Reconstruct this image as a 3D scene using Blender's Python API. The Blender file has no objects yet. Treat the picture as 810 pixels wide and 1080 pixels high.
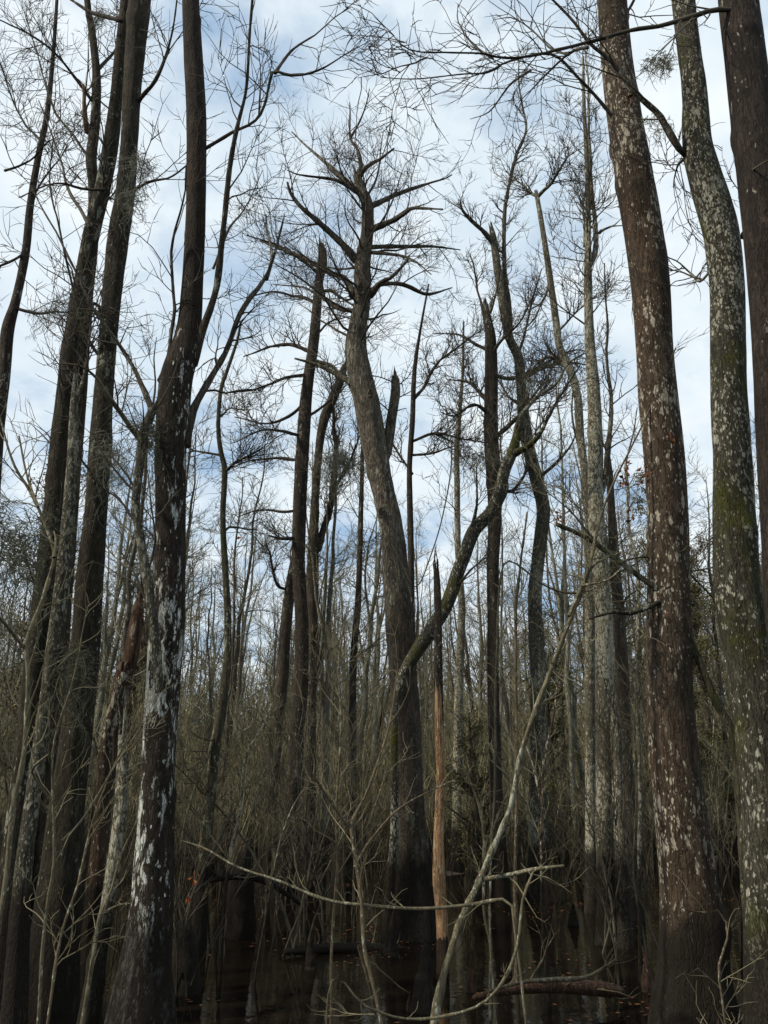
import bpy, math
import numpy as np
from math import radians, sin, cos, tan, pi

sc = bpy.context.scene
C = sc.collection
rng = np.random.default_rng(11)

# ------------------------------------------------------------------ camera
W, H = 810.0, 1080.0
F = 860.0
PITCH = math.atan(290.0 / F)
CAM = np.array([0.0, 0.0, 1.8])
FWD = np.array([0, cos(PITCH), sin(PITCH)])
UPV = np.array([0, -sin(PITCH), cos(PITCH)])
cd = bpy.data.cameras.new('camera')
cam = bpy.data.objects.new('camera', cd)
C.objects.link(cam)
cam.location = CAM
cam.rotation_euler = (pi / 2 + PITCH, 0, 0)
cd.sensor_fit = 'VERTICAL'
cd.sensor_height = 24.0
cd.lens = 24.0 * F / H
cd.clip_end = 3000
cd.clip_start = 0.05
sc.camera = cam


def pt(x, y, Y):
    """point of the place at forward distance Y seen in direction (x, y)"""
    d = FWD + (x - W / 2) / F * np.array([1, 0, 0]) - (y - H / 2) / F * UPV
    return CAM + d * (Y / d[1])


def mpp(P):
    """metres per photo pixel at a point"""
    return float(np.dot(P - CAM, FWD)) / F


# ------------------------------------------------------------------ mesh helpers
def unit(v):
    return v / np.maximum(np.linalg.norm(v, axis=-1, keepdims=True), 1e-9)


class MB:
    def __init__(s):
        s.v = []; s.f = []; s.m = []; s.sm = []; s.n = 0

    def tubes(s, P, R, S=3, mi=0, smooth=True, disp=None):
        """P (N,K,3) centre lines, R (N,K) radii, S sides"""
        P = np.asarray(P, float); R = np.asarray(R, float)
        if P.ndim == 2:
            P = P[None]; R = R[None]
        N, K, _ = P.shape
        if N == 0:
            return
        T = unit(np.gradient(P, axis=1))
        avg = unit(P[:, -1] - P[:, 0])
        ref = np.where(np.abs(avg[:, 2:3]) > .7, np.array([[1., 0, 0]]), np.array([[0, 0, 1.]]))
        A = unit(np.cross(T, ref[:, None, :]))
        B = np.cross(T, A)
        th = np.arange(S) * 2 * pi / S
        rr = R[:, :, None] * np.ones(S)
        if disp is not None:
            rr = rr * disp
        V = P[:, :, None, :] + rr[..., None] * (A[:, :, None, :] * np.cos(th)[:, None] + B[:, :, None, :] * np.sin(th)[:, None])
        idx = (np.arange(N * K * S).reshape(N, K, S)) + s.n
        a = idx[:, :-1, :]; b = idx[:, 1:, :]
        a2 = np.roll(a, -1, axis=2); b2 = np.roll(b, -1, axis=2)
        q = np.stack([a, b, b2, a2], -1).reshape(-1, 4)
        s.v.append(V.reshape(-1, 3)); s.f.append(q)
        s.m.append(np.full(len(q), mi, np.int32)); s.sm.append(np.full(len(q), smooth))
        s.n += N * K * S

    def quads(s, V, mi=0, smooth=False):
        """V (N,4,3)"""
        N = len(V)
        s.v.append(V.reshape(-1, 3)); s.f.append(np.arange(N * 4).reshape(N, 4) + s.n)
        s.m.append(np.full(N, mi, np.int32)); s.sm.append(np.full(N, smooth))
        s.n += N * 4

    def mesh(s, name, mats, origin=(0, 0, 0)):
        V = np.concatenate(s.v) - np.array(origin); Fq = np.concatenate(s.f).astype(np.int32)
        me = bpy.data.meshes.new(name)
        me.vertices.add(len(V)); me.vertices.foreach_set('co', V.astype(np.float32).ravel())
        n = len(Fq)
        me.loops.add(n * 4); me.loops.foreach_set('vertex_index', Fq.ravel())
        me.polygons.add(n)
        me.polygons.foreach_set('loop_start', np.arange(n, dtype=np.int32) * 4)
        me.polygons.foreach_set('material_index', np.concatenate(s.m))
        me.polygons.foreach_set('use_smooth', np.concatenate(s.sm))
        me.update(calc_edges=True)
        for m in mats:
            me.materials.append(m)
        return me

    def build(s, name, mats, parent=None, origin=(0, 0, 0)):
        if not isinstance(mats, (list, tuple)):
            mats = [mats]
        o = bpy.data.objects.new(name, s.mesh(name, mats, origin))
        C.objects.link(o)
        if parent is not None:
            o.parent = parent
        else:
            o.location = origin
        return o


def tag(o, label=None, cat=None, group=None, kind=None):
    if label: o['label'] = label
    if cat: o['category'] = cat
    if group: o['group'] = group
    if kind: o['kind'] = kind
    return o


def empty(name, loc, label, cat, group=None):
    o = bpy.data.objects.new(name, None)
    C.objects.link(o); o.location = loc; o.empty_display_size = .2
    return tag(o, label, cat, group)


def smooth_line(P, n):
    """Catmull-Rom through rows of P, n samples"""
    P = np.asarray(P, float)
    if len(P) == 2:
        t = np.linspace(0, 1, n)[:, None]
        return P[0] * (1 - t) + P[1] * t
    seg = np.linalg.norm(np.diff(P[:, :3], axis=0), axis=1)
    s = np.concatenate([[0], np.cumsum(np.sqrt(seg + 1e-9))])
    Q = np.vstack([2 * P[0] - P[1], P, 2 * P[-1] - P[-2]])
    u = np.linspace(0, s[-1], n); out = []
    for x in u:
        i = min(max(np.searchsorted(s, x, side='right') - 1, 0), len(P) - 2)
        t = (x - s[i]) / (s[i + 1] - s[i])
        p0, p1, p2, p3 = Q[i], Q[i + 1], Q[i + 2], Q[i + 3]
        out.append(.5 * (2 * p1 + (p2 - p0) * t + (2 * p0 - 5 * p1 + 4 * p2 - p3) * t * t + (3 * p1 - p0 - 3 * p2 + p3) * t ** 3))
    return np.array(out)


def resample(P, n):
    P = np.asarray(P, float)
    seg = np.linalg.norm(np.diff(P[:, :3], axis=0), axis=1)
    s = np.concatenate([[0], np.cumsum(seg)])
    u = np.linspace(0, s[-1], n)
    return np.stack([np.interp(u, s, P[:, k]) for k in range(P.shape[1])], 1)


def capped(P, R):
    P = np.asarray(P); R = np.asarray(R); T0 = unit(P[1] - P[0]); T1 = unit(P[-1] - P[-2])
    P = np.vstack([P[0] - T0 * R[0] * .7, P[0] - T0 * R[0] * .3, P, P[-1] + T1 * R[-1] * .5, P[-1] + T1 * R[-1] * .9])
    return P, np.concatenate([[R[0] * .03, R[0] * .7], R, [R[-1] * .6, R[-1] * .03]])


def bark_disp(P, R, S, amp, g, flute=0.0):
    K = len(P)
    th = np.arange(S) * 2 * pi / S
    L = np.concatenate([[0], np.cumsum(np.linalg.norm(np.diff(P, axis=0), axis=1))])
    d = np.ones((K, S))
    for k in range(10):
        m = g.integers(1, 4) if k < 5 else g.integers(4, 10)
        w = g.uniform(.5, 3) if k < 5 else g.uniform(2, 14)
        a = amp * (1.0 if k < 5 else .5) * g.uniform(.4, 1)
        d += a * np.sin(m * th[None, :] + g.uniform(0, 6.3) + 1.5 * np.sin(L[:, None] * w * .3 + k)) * np.sin(L[:, None] * w + g.uniform(0, 6.3))
    # knots / burls
    for k in range(int(L[-1] * 1.2)):
        l0 = g.uniform(0, L[-1]); t0 = g.uniform(0, 6.3); s0 = g.uniform(.04, .13)
        dt = np.angle(np.exp(1j * (th - t0)))
        d += g.uniform(.05, .22) * np.exp(-((L[:, None] - l0) / s0) ** 2 - (dt[None, :] / .5) ** 2)
    if flute > 0:
        z = P[:, 2:3]
        k = np.clip(1 - z / 1.6, 0, 1) ** 1.5
        ph = g.uniform(0, 6.3)
        d += flute * k * (np.abs(np.cos(2.5 * th[None, :] + ph)) - .5 + .3 * np.cos(3 * th[None, :] + 1))
    return d[None]


def add_trunk(mb, P4, S=18, amp=.03, g=rng, flute=0.0, ring=.07, mi=0):
    """P4 rows x,y,z,r, from the ground up"""
    L = np.linalg.norm(np.diff(P4[:, :3], axis=0), axis=1).sum()
    n = int(min(max(L / ring, 8), 260))
    sm = resample(smooth_line(P4, max(60, len(P4) * 8)), n)
    P = sm[:, :3]; R = np.maximum(sm[:, 3], .002)
    mb.tubes(P, R, S, mi, True, bark_disp(P, R, S, amp, g, flute))
    # close the top, with a few broken splinters
    if R[-1] > .02:
        Tn = unit(P[-1] - P[-3])
        for q in range(7):
            a = g.uniform(0, 6.3); o_ = np.array([cos(a), sin(a), 0]) * R[-1] * g.uniform(.2, .8); hq = R[-1] * g.uniform(.8, 4)
            p_ = P[-1] + o_ - Tn * R[-1] * .4
            mb.tubes(np.array([p_, p_ + Tn * hq * .6 + o_ * .1, p_ + Tn * hq + o_ * .3]), np.array([R[-1] * .42, R[-1] * .26, .002]), 5, mi)
    T = unit(P[-1] - P[-2]); 
    mb.tubes(np.array([P[-1] - T * .001, P[-1] + T * R[-1] * .6]), np.array([R[-1], R[-1] * .15]), S, mi)
    return sm


# ------------------------------------------------------------------ growing twigs
def grow(P, R, n, length, g, K=6, ang=(.5, 1.1), up=.25, wig=.16, rs=.6, rmin=.0018, t0=.15, t1=1.0, droop=0.0, rmax=.05, lentaper=.5):
    """n children on the strands P (N,Kp,3); returns their lines and radii"""
    N, Kp, _ = P.shape
    seg = np.linalg.norm(np.diff(P, axis=1), axis=2).sum(1)
    idx = g.choice(N, n, p=seg / seg.sum())
    t = g.uniform(t0, t1, n); u = t * (Kp - 1)
    i = np.clip(u.astype(int), 0, Kp - 2); fr = (u - i)[:, None]
    p = P[idx, i] * (1 - fr) + P[idx, i + 1] * fr
    r = R[idx, i] * (1 - fr[:, 0]) + R[idx, i + 1] * fr[:, 0]
    T = unit(P[idx, i + 1] - P[idx, i])
    rand = g.normal(size=(n, 3)); perp = unit(rand - (rand * T).sum(1, keepdims=True) * T)
    a = g.uniform(ang[0], ang[1], n)[:, None]
    d = unit(T * np.cos(a) + perp * np.sin(a) + np.array([0, 0, up]))
    ln = length * g.uniform(.35, 1.25, n) * (1 - lentaper * t)
    out = np.zeros((n, K, 3)); out[:, 0] = p
    st = (ln / (K - 1))[:, None]
    for k in range(1, K):
        out[:, k] = out[:, k - 1] + d * st
        d = unit(d + g.normal(size=(n, 3)) * wig + np.array([0, 0, up * .35 - droop * k / K]))
    r0 = np.clip(r * rs * g.uniform(.7, 1.1, n), rmin * 1.3, rmax)
    RR = r0[:, None] * (np.linspace(1, .0, K)[None] ** .8) + rmin * .8
    return out, RR


def crown_from(mb, seeds, counts, lengths, g, Ks=(7, 6, 4), up=.25, wig=.16, droop=0., sides=(5, 3, 3), mi=0, rmin=.0018, ang=(.5, 1.1)):
    """seeds: list of (P(K,3),R(K))"""
    Kp = 14
    P = np.array([resample(np.column_stack([p, r]), Kp) for p, r in seeds])
    R = P[:, :, 3]; P = P[:, :, :3]
    allp = []
    for lev, (n, ln) in enumerate(zip(counts, lengths)):
        P2, R2 = grow(P, R, n, ln, g, Ks[min(lev, len(Ks) - 1)], ang, up, wig, droop=droop, rmin=rmin, rs=.36 if lev == 0 else .6, rmax=.011 if lev == 0 else .006, lentaper=.25)
        mb.tubes(P2, R2, sides[min(lev, len(sides) - 1)], mi)
        allp.append((P2, R2)); P, R = P2, R2
    return allp


# ------------------------------------------------------------------ materials
def new_mat(name):
    m = bpy.data.materials.new(name); m.use_nodes = True
    return m, m.node_tree, m.node_tree.nodes['Principled BSDF']


def nd(t, typ, **k):
    n = t.nodes.new(typ)
    for a, b in k.items():
        setattr(n, a, b)
    return n


def ramp(t, fac, p0, p1, c0=(0, 0, 0, 1), c1=(1, 1, 1, 1)):
    r = nd(t, 'ShaderNodeValToRGB')
    r.color_ramp.elements[0].position = p0; r.color_ramp.elements[1].position = p1
    r.color_ramp.elements[0].color = c0; r.color_ramp.elements[1].color = c1
    t.links.new(fac, r.inputs[0])
    return r.outputs[0]


def mixc(t, fac, a, b, typ='MIX'):
    m = nd(t, 'ShaderNodeMix', data_type='RGBA', blend_type=typ)
    for s, v in ((0, fac), (6, a), (7, b)):
        if isinstance(v, (int, float)): m.inputs[s].default_value = v
        elif isinstance(v, tuple): m.inputs[s].default_value = (*v, 1) if len(v) == 3 else v
        else: t.links.new(v, m.inputs[s])
    return m.outputs[2]


def noise(t, vec, scale, detail=4, rough=.6, vscale=None):
    n = nd(t, 'ShaderNodeTexNoise'); n.inputs['Scale'].default_value = scale
    n.inputs['Detail'].default_value = detail; n.inputs['Roughness'].default_value = rough
    if vscale:
        mp = nd(t, 'ShaderNodeMapping'); mp.inputs['Scale'].default_value = vscale
        t.links.new(vec, mp.inputs[0]); vec = mp.outputs[0]
    t.links.new(vec, n.inputs['Vector'])
    return n.outputs[0]


def bark(name, dark, light, lichen=.3, lcol=(.42, .43, .38), moss=.0, mcol=(.045, .05, .014), red=0., rcol=(.13, .045, .02), lsc=1.0, bump=.6, vs=.13, blotch=0., lstretch=.3, stain_shade=1.0, top=0, low=0):
    """furrowed bark; lichen: share of small elongated flecks, blotch: share of larger crusty patches; stain: black high-water mark"""
    m, t, b = new_mat(name)
    geo = nd(t, 'ShaderNodeNewGeometry'); P0 = geo.outputs['Position']
    wn = nd(t, 'ShaderNodeTexNoise'); wn.inputs['Scale'].default_value = 6; wn.inputs['Detail'].default_value = 3; t.links.new(P0, wn.inputs['Vector'])
    warp = nd(t, 'ShaderNodeVectorMath', operation='MULTIPLY_ADD'); warp.inputs[1].default_value = (.06, .06, .06)
    t.links.new(wn.outputs[1], warp.inputs[0]); t.links.new(P0, warp.inputs[2]); P = warp.outputs[0]
    furrow = noise(t, P, 30, 3, .55, (1, 1, vs))
    fine = noise(t, P, 95, 5, .7, (1, 1, .3))
    mid = noise(t, P, 6, 5, .65, (1, 1, .4))
    big = noise(t, P, .9, 3, .6)
    # ridged furrows: 1 - |2n - 1|
    r1 = nd(t, 'ShaderNodeMath', operation='MULTIPLY_ADD'); r1.inputs[1].default_value = 2; r1.inputs[2].default_value = -1; t.links.new(furrow, r1.inputs[0])
    r2 = nd(t, 'ShaderNodeMath', operation='ABSOLUTE'); t.links.new(r1.outputs[0], r2.inputs[0])
    crack = ramp(t, r2.outputs[0], .0, .13)
    col = mixc(t, ramp(t, fine, .32, .68), dark, light)
    col = mixc(t, ramp(t, mid, .4, .6), mixc(t, .68, col, dark), col)
    col = mixc(t, ramp(t, noise(t, P, 14, 4, .7, (1, 1, .5)), .54, .68), col, mixc(t, .6, col, tuple(min(c * 1.5, .6) for c in light)))
    col = mixc(t, ramp(t, big, .35, .7), mixc(t, .35, col, dark), mixc(t, .15, col, light))
    if red > 0:
        col = mixc(t, ramp(t, noise(t, P, 1.6, 4, .65, (1, 1, .45)), .66 - red * .35, .9 - red * .35), col, mixc(t, ramp(t, fine, .3, .7), tuple(c * .5 for c in rcol), rcol))
    col = mixc(t, crack, mixc(t, .65, col, tuple(c * .45 for c in dark)), col)
    dn = nd(t, 'ShaderNodeMath', operation='MULTIPLY_ADD'); dn.inputs[1].default_value = 2.1; dn.inputs[2].default_value = -.55
    t.links.new(noise(t, P0, 1.5, 4, .6, (1, 1, .5)), dn.inputs[0]); dens = dn.outputs[0]
    if top:        # crusts thin out above this height
        sz = nd(t, 'ShaderNodeSeparateXYZ'); t.links.new(P0, sz.inputs[0])
        a1 = nd(t, 'ShaderNodeMath', operation='SUBTRACT'); t.links.new(sz.outputs[2], a1.inputs[0]); a1.inputs[1].default_value = top
        a2 = nd(t, 'ShaderNodeMath', operation='MAXIMUM'); t.links.new(a1.outputs[0], a2.inputs[0]); a2.inputs[1].default_value = 0
        a3 = nd(t, 'ShaderNodeMath', operation='MULTIPLY_ADD'); t.links.new(a2.outputs[0], a3.inputs[0]); a3.inputs[1].default_value = -.3; t.links.new(dens, a3.inputs[2]); dens = a3.outputs[0]
    lmix = mixc(t, ramp(t, fine, .35, .65), tuple(c * .55 for c in lcol), lcol)
    if lichen > 0:
        for sc_, off, str_ in ((15 * lsc, 0, lstretch), (34 * lsc, 3.3, .5)):
            mp = nd(t, 'ShaderNodeMapping'); mp.inputs['Scale'].default_value = (1, 1, str_); mp.inputs['Location'].default_value = (off, off, off)
            t.links.new(P, mp.inputs[0])
            vo = nd(t, 'ShaderNodeTexVoronoi', feature='F1'); vo.inputs['Scale'].default_value = sc_; t.links.new(mp.outputs[0], vo.inputs['Vector'])
            sep = nd(t, 'ShaderNodeSeparateColor'); t.links.new(vo.outputs['Color'], sep.inputs[0])
            th = nd(t, 'ShaderNodeMath', operation='MULTIPLY_ADD')       # cell random * k + density - 1
            th.inputs[1].default_value = .8; t.links.new(sep.outputs[0], th.inputs[0]); t.links.new(dens, th.inputs[2])
            su = nd(t, 'ShaderNodeMath', operation='SUBTRACT'); t.links.new(th.outputs[0], su.inputs[0]); su.inputs[1].default_value = 1.22 - lichen * .62
            df = nd(t, 'ShaderNodeMath', operation='SUBTRACT'); t.links.new(su.outputs[0], df.inputs[0]); t.links.new(vo.outputs['Distance'], df.inputs[1])
            ad = nd(t, 'ShaderNodeMath', operation='MULTIPLY_ADD'); ad.inputs[1].default_value = 1.1; t.links.new(fine, ad.inputs[0]); t.links.new(df.outputs[0], ad.inputs[2])
            col = mixc(t, ramp(t, ad.outputs[0], .5, .64), col, mixc(t, crack, mixc(t, .5, lmix, dark), lmix))
    if blotch > 0:
        a = noise(t, P, 17 * lsc, 6, .78, (1, 1, lstretch * 1.2))
        ad = nd(t, 'ShaderNodeMath', operation='MULTIPLY_ADD'); ad.inputs[1].default_value = .3
        t.links.new(dens, ad.inputs[0]); t.links.new(a, ad.inputs[2])
        th = .9 - blotch * .34
        col = mixc(t, ramp(t, ad.outputs[0], th, th + .05), col, mixc(t, crack, mixc(t, .6, lmix, dark), lmix))
    if moss > 0:
        a = noise(t, P0, 1.5, 6, .7)
        th = .84 - moss * .4
        col = mixc(t, ramp(t, a, th, th + .12), col, mixc(t, ramp(t, fine, .3, .7), tuple(c * .35 for c in mcol), mcol))
    if low > 0:        # bleached bare wood above, darker bark still on below this height
        sz = nd(t, 'ShaderNodeSeparateXYZ'); t.links.new(P0, sz.inputs[0])
        ad = nd(t, 'ShaderNodeMath', operation='MULTIPLY_ADD'); ad.inputs[1].default_value = -5; t.links.new(noise(t, P0, 2.6, 5, .65, (1, 1, .35)), ad.inputs[0]); t.links.new(sz.outputs[2], ad.inputs[2])
        col = mixc(t, ramp(t, ad.outputs[0], -.0, 1.0), mixc(t, .62, col, (.03, .022, .016)), col)
        sub = nd(t, 'ShaderNodeMath', operation='SUBTRACT'); t.links.new(sz.outputs[2], sub.inputs[0]); sub.inputs[1].default_value = low - 2.5; t.links.new(sub.outputs[0], ad.inputs[2])
    if stain_shade > 0:
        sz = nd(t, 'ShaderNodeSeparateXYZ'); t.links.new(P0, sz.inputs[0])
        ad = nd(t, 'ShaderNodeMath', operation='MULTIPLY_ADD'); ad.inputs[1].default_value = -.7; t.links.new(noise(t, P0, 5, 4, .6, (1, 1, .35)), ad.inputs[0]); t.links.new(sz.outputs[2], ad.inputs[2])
        col = mixc(t, ramp(t, ad.outputs[0], stain_shade - .48, stain_shade - .26), mixc(t, .93, col, (.012, .0095, .007)), col)
    t.links.new(col, b.inputs['Base Color'])
    b.inputs['Roughness'].default_value = .92
    b.inputs['Specular IOR Level'].default_value = .15
    h = nd(t, 'ShaderNodeMath', operation='MULTIPLY_ADD'); h.inputs[1].default_value = .7
    t.links.new(crack, h.inputs[0]); t.links.new(fine, h.inputs[2])
    bp = nd(t, 'ShaderNodeBump'); bp.inputs['Strength'].default_value = bump; bp.inputs['Distance'].default_value = .022
    t.links.new(h.outputs[0], bp.inputs['Height']); t.links.new(bp.outputs[0], b.inputs['Normal'])
    return m


def plain(name, c0, c1, scale=8, rough=.85, vs=(1, 1, 1), objrand=0.0, stain_shade=0):
    m, t, b = new_mat(name)
    geo = nd(t, 'ShaderNodeNewGeometry')
    n = noise(t, geo.outputs['Position'], scale, 4, .6, vs)
    col = mixc(t, ramp(t, n, .35, .65), c0, c1)
    if objrand > 0:
        oi = nd(t, 'ShaderNodeObjectInfo')
        col = mixc(t, oi.outputs['Random'], col, mixc(t, 1.0, col, (1 - objrand, 1 - objrand * .9, 1 - objrand * .8), 'MULTIPLY'))
    if stain_shade:  # high-water mark, also painted in to darken the lower third of the view
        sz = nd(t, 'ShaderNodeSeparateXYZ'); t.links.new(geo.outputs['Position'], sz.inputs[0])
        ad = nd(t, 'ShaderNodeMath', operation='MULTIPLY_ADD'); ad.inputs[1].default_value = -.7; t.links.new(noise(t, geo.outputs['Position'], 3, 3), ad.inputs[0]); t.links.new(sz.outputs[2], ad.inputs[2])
        col = mixc(t, ramp(t, ad.outputs[0], stain_shade - .5, stain_shade - .2), mixc(t, .8, col, (.01, .008, .006)), col)
    t.links.new(col, b.inputs['Base Color']); b.inputs['Roughness'].default_value = rough
    b.inputs['Specular IOR Level'].default_value = .2
    return m


M = dict(
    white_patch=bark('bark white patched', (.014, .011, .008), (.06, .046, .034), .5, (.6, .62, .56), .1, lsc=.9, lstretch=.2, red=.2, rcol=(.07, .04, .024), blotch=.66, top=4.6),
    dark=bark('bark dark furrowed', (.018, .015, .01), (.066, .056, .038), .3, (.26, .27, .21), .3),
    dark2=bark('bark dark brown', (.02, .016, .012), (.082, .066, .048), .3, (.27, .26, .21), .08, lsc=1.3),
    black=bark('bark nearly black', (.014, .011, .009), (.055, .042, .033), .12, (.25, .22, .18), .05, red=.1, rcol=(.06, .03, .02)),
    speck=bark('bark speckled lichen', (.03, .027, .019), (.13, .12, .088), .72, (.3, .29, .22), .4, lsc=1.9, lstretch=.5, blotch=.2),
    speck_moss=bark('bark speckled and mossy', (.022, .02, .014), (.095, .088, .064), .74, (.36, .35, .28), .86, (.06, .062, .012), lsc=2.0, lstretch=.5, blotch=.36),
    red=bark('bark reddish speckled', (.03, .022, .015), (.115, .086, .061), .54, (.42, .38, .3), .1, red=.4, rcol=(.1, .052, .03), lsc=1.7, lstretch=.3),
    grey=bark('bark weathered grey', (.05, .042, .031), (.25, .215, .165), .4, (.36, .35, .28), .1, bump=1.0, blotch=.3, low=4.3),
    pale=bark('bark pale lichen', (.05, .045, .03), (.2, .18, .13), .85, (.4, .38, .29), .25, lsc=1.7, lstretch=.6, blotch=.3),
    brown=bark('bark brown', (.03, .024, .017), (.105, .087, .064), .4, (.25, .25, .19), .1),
    snag=bark('bare orange wood', (.2, .1, .045), (.62, .42, .25), .1, (.3, .27, .22), 0, bump=1.0, red=.2, rcol=(.34, .15, .07), vs=.04, stain_shade=.1),
    rotten=bark('rotten red wood', (.04, .024, .016), (.14, .08, .052), .2, (.26, .22, .17), .1, bump=.8, vs=.08, stain_shade=0),
    mossy=bark('bark mossy', (.03, .026, .016), (.11, .1, .066), .6, (.28, .3, .21), .75),
    twig=plain('twigs dark', (.028, .024, .017), (.085, .074, .052), 3),
    twig_warm=plain('twigs warm', (.075, .065, .036), (.19, .165, .1), 3),
    twig_grey=plain('twigs grey', (.085, .08, .056), (.22, .205, .15), 3),
    stem=bark('stem greenish tan', (.075, .066, .04), (.19, .165, .105), .45, (.34, .34, .26), .2, (.08, .09, .03), lsc=2.2, bump=.2, stain_shade=0),
    stem_dark=bark('stem brown', (.07, .053, .033), (.17, .135, .085), .45, (.3, .3, .22), .2, lsc=2.2, bump=.2, stain_shade=0),
    smoss=plain('spanish moss', (.1, .105, .078), (.2, .2, .15), 12),
    smoss_dark=plain('spanish moss dark', (.05, .052, .034), (.115, .115, .075), 12),
    dleaf=plain('dead leaves', (.07, .022, .01), (.19, .075, .03), 30),
    oleaf=plain('orange leaves', (.2, .055, .02), (.34, .12, .04), 30),
    green=plain('olive evergreen leaves', (.05, .05, .018), (.13, .115, .045), 2.5),
    rusty=plain('rusty cypress foliage', (.08, .06, .027), (.17, .125, .06), 2.5),
    brush=plain('brush stems', (.05, .043, .024), (.14, .12, .068), 3, stain_shade=1.0),
    far_twig=plain('distant twigs', (.12, .108, .06), (.27, .24, .145), .8, stain_shade=1.0),
)
M['bg'] = [bark('far bark grey', (.06, .055, .04), (.22, .2, .15), .6, (.27, .28, .22), .15, lsc=1.1, bump=.4),
           bark('far bark brown', (.035, .03, .021), (.14, .118, .085), .4, (.24, .24, .18), .1, lsc=1.1, bump=.4),
           bark('far bark pale', (.07, .068, .05), (.21, .2, .15), .8, (.31, .305, .23), .2, (.08, .09, .03), lsc=1.4, bump=.4, blotch=.3)]

# ------------------------------------------------------------------ traced trees
TREES = {}


def world_line(pts, Y, dY=0.0, Ydown=None):
    n = len(pts); out = []
    for k, (x, y, w) in enumerate(pts):
        p = pt(x, y, Y + dY * k / max(n - 1, 1)); out.append([*p, w * .5 * mpp(p)])
    return np.array(out)


def to_ground(P4, flare=1.25):
    """P4 listed top to bottom -> root to top, carried below the water"""
    P4 = P4[::-1]
    keep = [i for i in range(len(P4)) if P4[i, 2] > -.25]
    P4 = P4[keep[0]:]
    b = P4[0].copy()
    if b[2] > -.3:
        d = P4[0, :3] - P4[1, :3]; sl = d[:2] / max(abs(d[2]), .1) if d[2] < 0 else np.zeros(2)
        sl = np.clip(sl, -.25, .25)
        b2 = b.copy(); dz = b[2] + .4
        b2[:2] += sl * dz; b2[2] = -.4; b2[3] *= 1 + (flare - 1) * min(dz / .8, 1.4)
        if dz > .9:
            mid_ = (b + b2) / 2; mid_[3] = b[3] * (1 + (flare - 1) * .35)
            P4 = np.vstack([b2, mid_, P4])
        else:
            P4 = np.vstack([b2, P4])
    return P4


def tree(name, label, Y, mat, trunk, limbs=(), twig=(0, 0, 0), tl=(1.0, .5, .25), top=None, cat='tree', group=None, tmat='twig', amp=.03, flute=.0,
         up=.2, droop=0., from_trunk=(.5, 1.0), trunk_twigs=0, tt_len=1.2, S=18, flare=1.25, seed=None, extra=(), ring=.07, closed=False, ang=(.5, 1.1), rmin=.0018, wig=.16):
    """trunk: (x, y, width) top to bottom; limbs: (dY, [(x, y, w)...], optional material) from the trunk outwards"""
    g = np.random.default_rng(seed if seed is not None else abs(hash_(label)) % 99991)
    P4 = world_line(trunk, Y); P4[:, 3] *= .94; P4 = to_ground(P4, flare)
    base = P4[0, :3].copy(); base[2] = max(0, 0)
    root = empty(name, base, label, cat, group)
    mb = MB(); sm = add_trunk(mb, P4, S, amp, g, flute, ring)
    mb.build('trunk', M[mat], root, base)
    seeds = []
    for k, (eY, emat, pts) in enumerate(extra):           # further stems of the same tree
        Pe = world_line(pts, Y + eY)
        if pts[-1][1] > 900 or closed: Pe = to_ground(Pe, flare)
        else: Pe = Pe[::-1]
        mb = MB(); s2 = add_trunk(mb, Pe, 14, amp, g, 0, ring); mb.build('stem', M[emat], root, base)
        seeds.append((s2[:, :3], s2[:, 3]))
    done = [(x, y, 0) for _, _, pp in extra for x, y, _w in pp]
    tk = resample(np.array([(x, y, w_) for x, y, w_ in trunk], float), 120)
    for L in limbs:
        dY, pts = L[0], L[1]; lm = L[2] if len(L) > 2 else mat
        x0, y0 = pts[0][:2]; y_off = 0
        if np.min(np.hypot(tk[:, 0] - x0, tk[:, 1] - y0) - tk[:, 2] / 2) > 5 and done:      # springs from another limb: start at its depth
            dd = [np.hypot(a - x0, b - y0) for a, b, _ in done]; k = int(np.argmin(dd))
            if dd[k] < 24: y_off = done[k][2]
        Pl = world_line(pts, Y + y_off, dY)
        for k in range(len(pts) - 1):
            for f_ in (0, .33, .66):
                done.append((pts[k][0] * (1 - f_) + pts[k + 1][0] * f_, pts[k][1] * (1 - f_) + pts[k + 1][1] * f_, y_off + dY * (k + f_) / max(len(pts) - 1, 1)))
        n = max(10, int(np.linalg.norm(np.diff(Pl[:, :3], axis=0), axis=1).sum() / .08))
        Pl = resample(smooth_line(Pl, 60), min(n, 70))
        kk = resample(np.cumsum(np.vstack([np.zeros(3), g.normal(size=(max(4, len(Pl) // 5), 3)) * .03]), axis=0), len(Pl)); Pl[:, :3] += kk
        Pl[:, 3] *= np.linspace(.92, .55, len(Pl)) * g.uniform(.88, 1.12, len(Pl))
        pc, rc = capped(Pl[:, :3], Pl[:, 3])
        mb = MB(); mb.tubes(pc, rc, 8, 0, True, bark_disp(pc, rc, 8, .06, g)); mb.build('limb', M[lm], root, base)
        seeds.append((Pl[:, :3], Pl[:, 3]))
    if trunk_twigs or (twig[0] and seeds):
        mb = MB()
        if trunk_twigs:
            a, b_ = from_trunk; n = len(sm)
            part = sm[int(a * (n - 1)):int(b_ * (n - 1)) + 1]
            P2, R2 = grow(part[None, :, :3], part[None, :, 3], trunk_twigs, tt_len, g, 9, (.85, 1.45), up, .14, rs=.22, rmax=.022, t0=0, t1=1, droop=droop)
            mb.tubes(P2, R2, 5)
            for q in range(len(P2)): seeds.append((P2[q], R2[q]))
        if twig[0]:
            crown_from(mb, seeds, twig, tl, g, up=up, droop=droop, ang=ang, rmin=rmin, wig=wig)
        mb.build('crown', M[tmat], root, base)
    TREES[label] = root
    return root


def hash_(s):
    h = 7
    for c in s: h = (h * 131 + ord(c)) % 1000003
    return h


exec_parts = True
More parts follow.
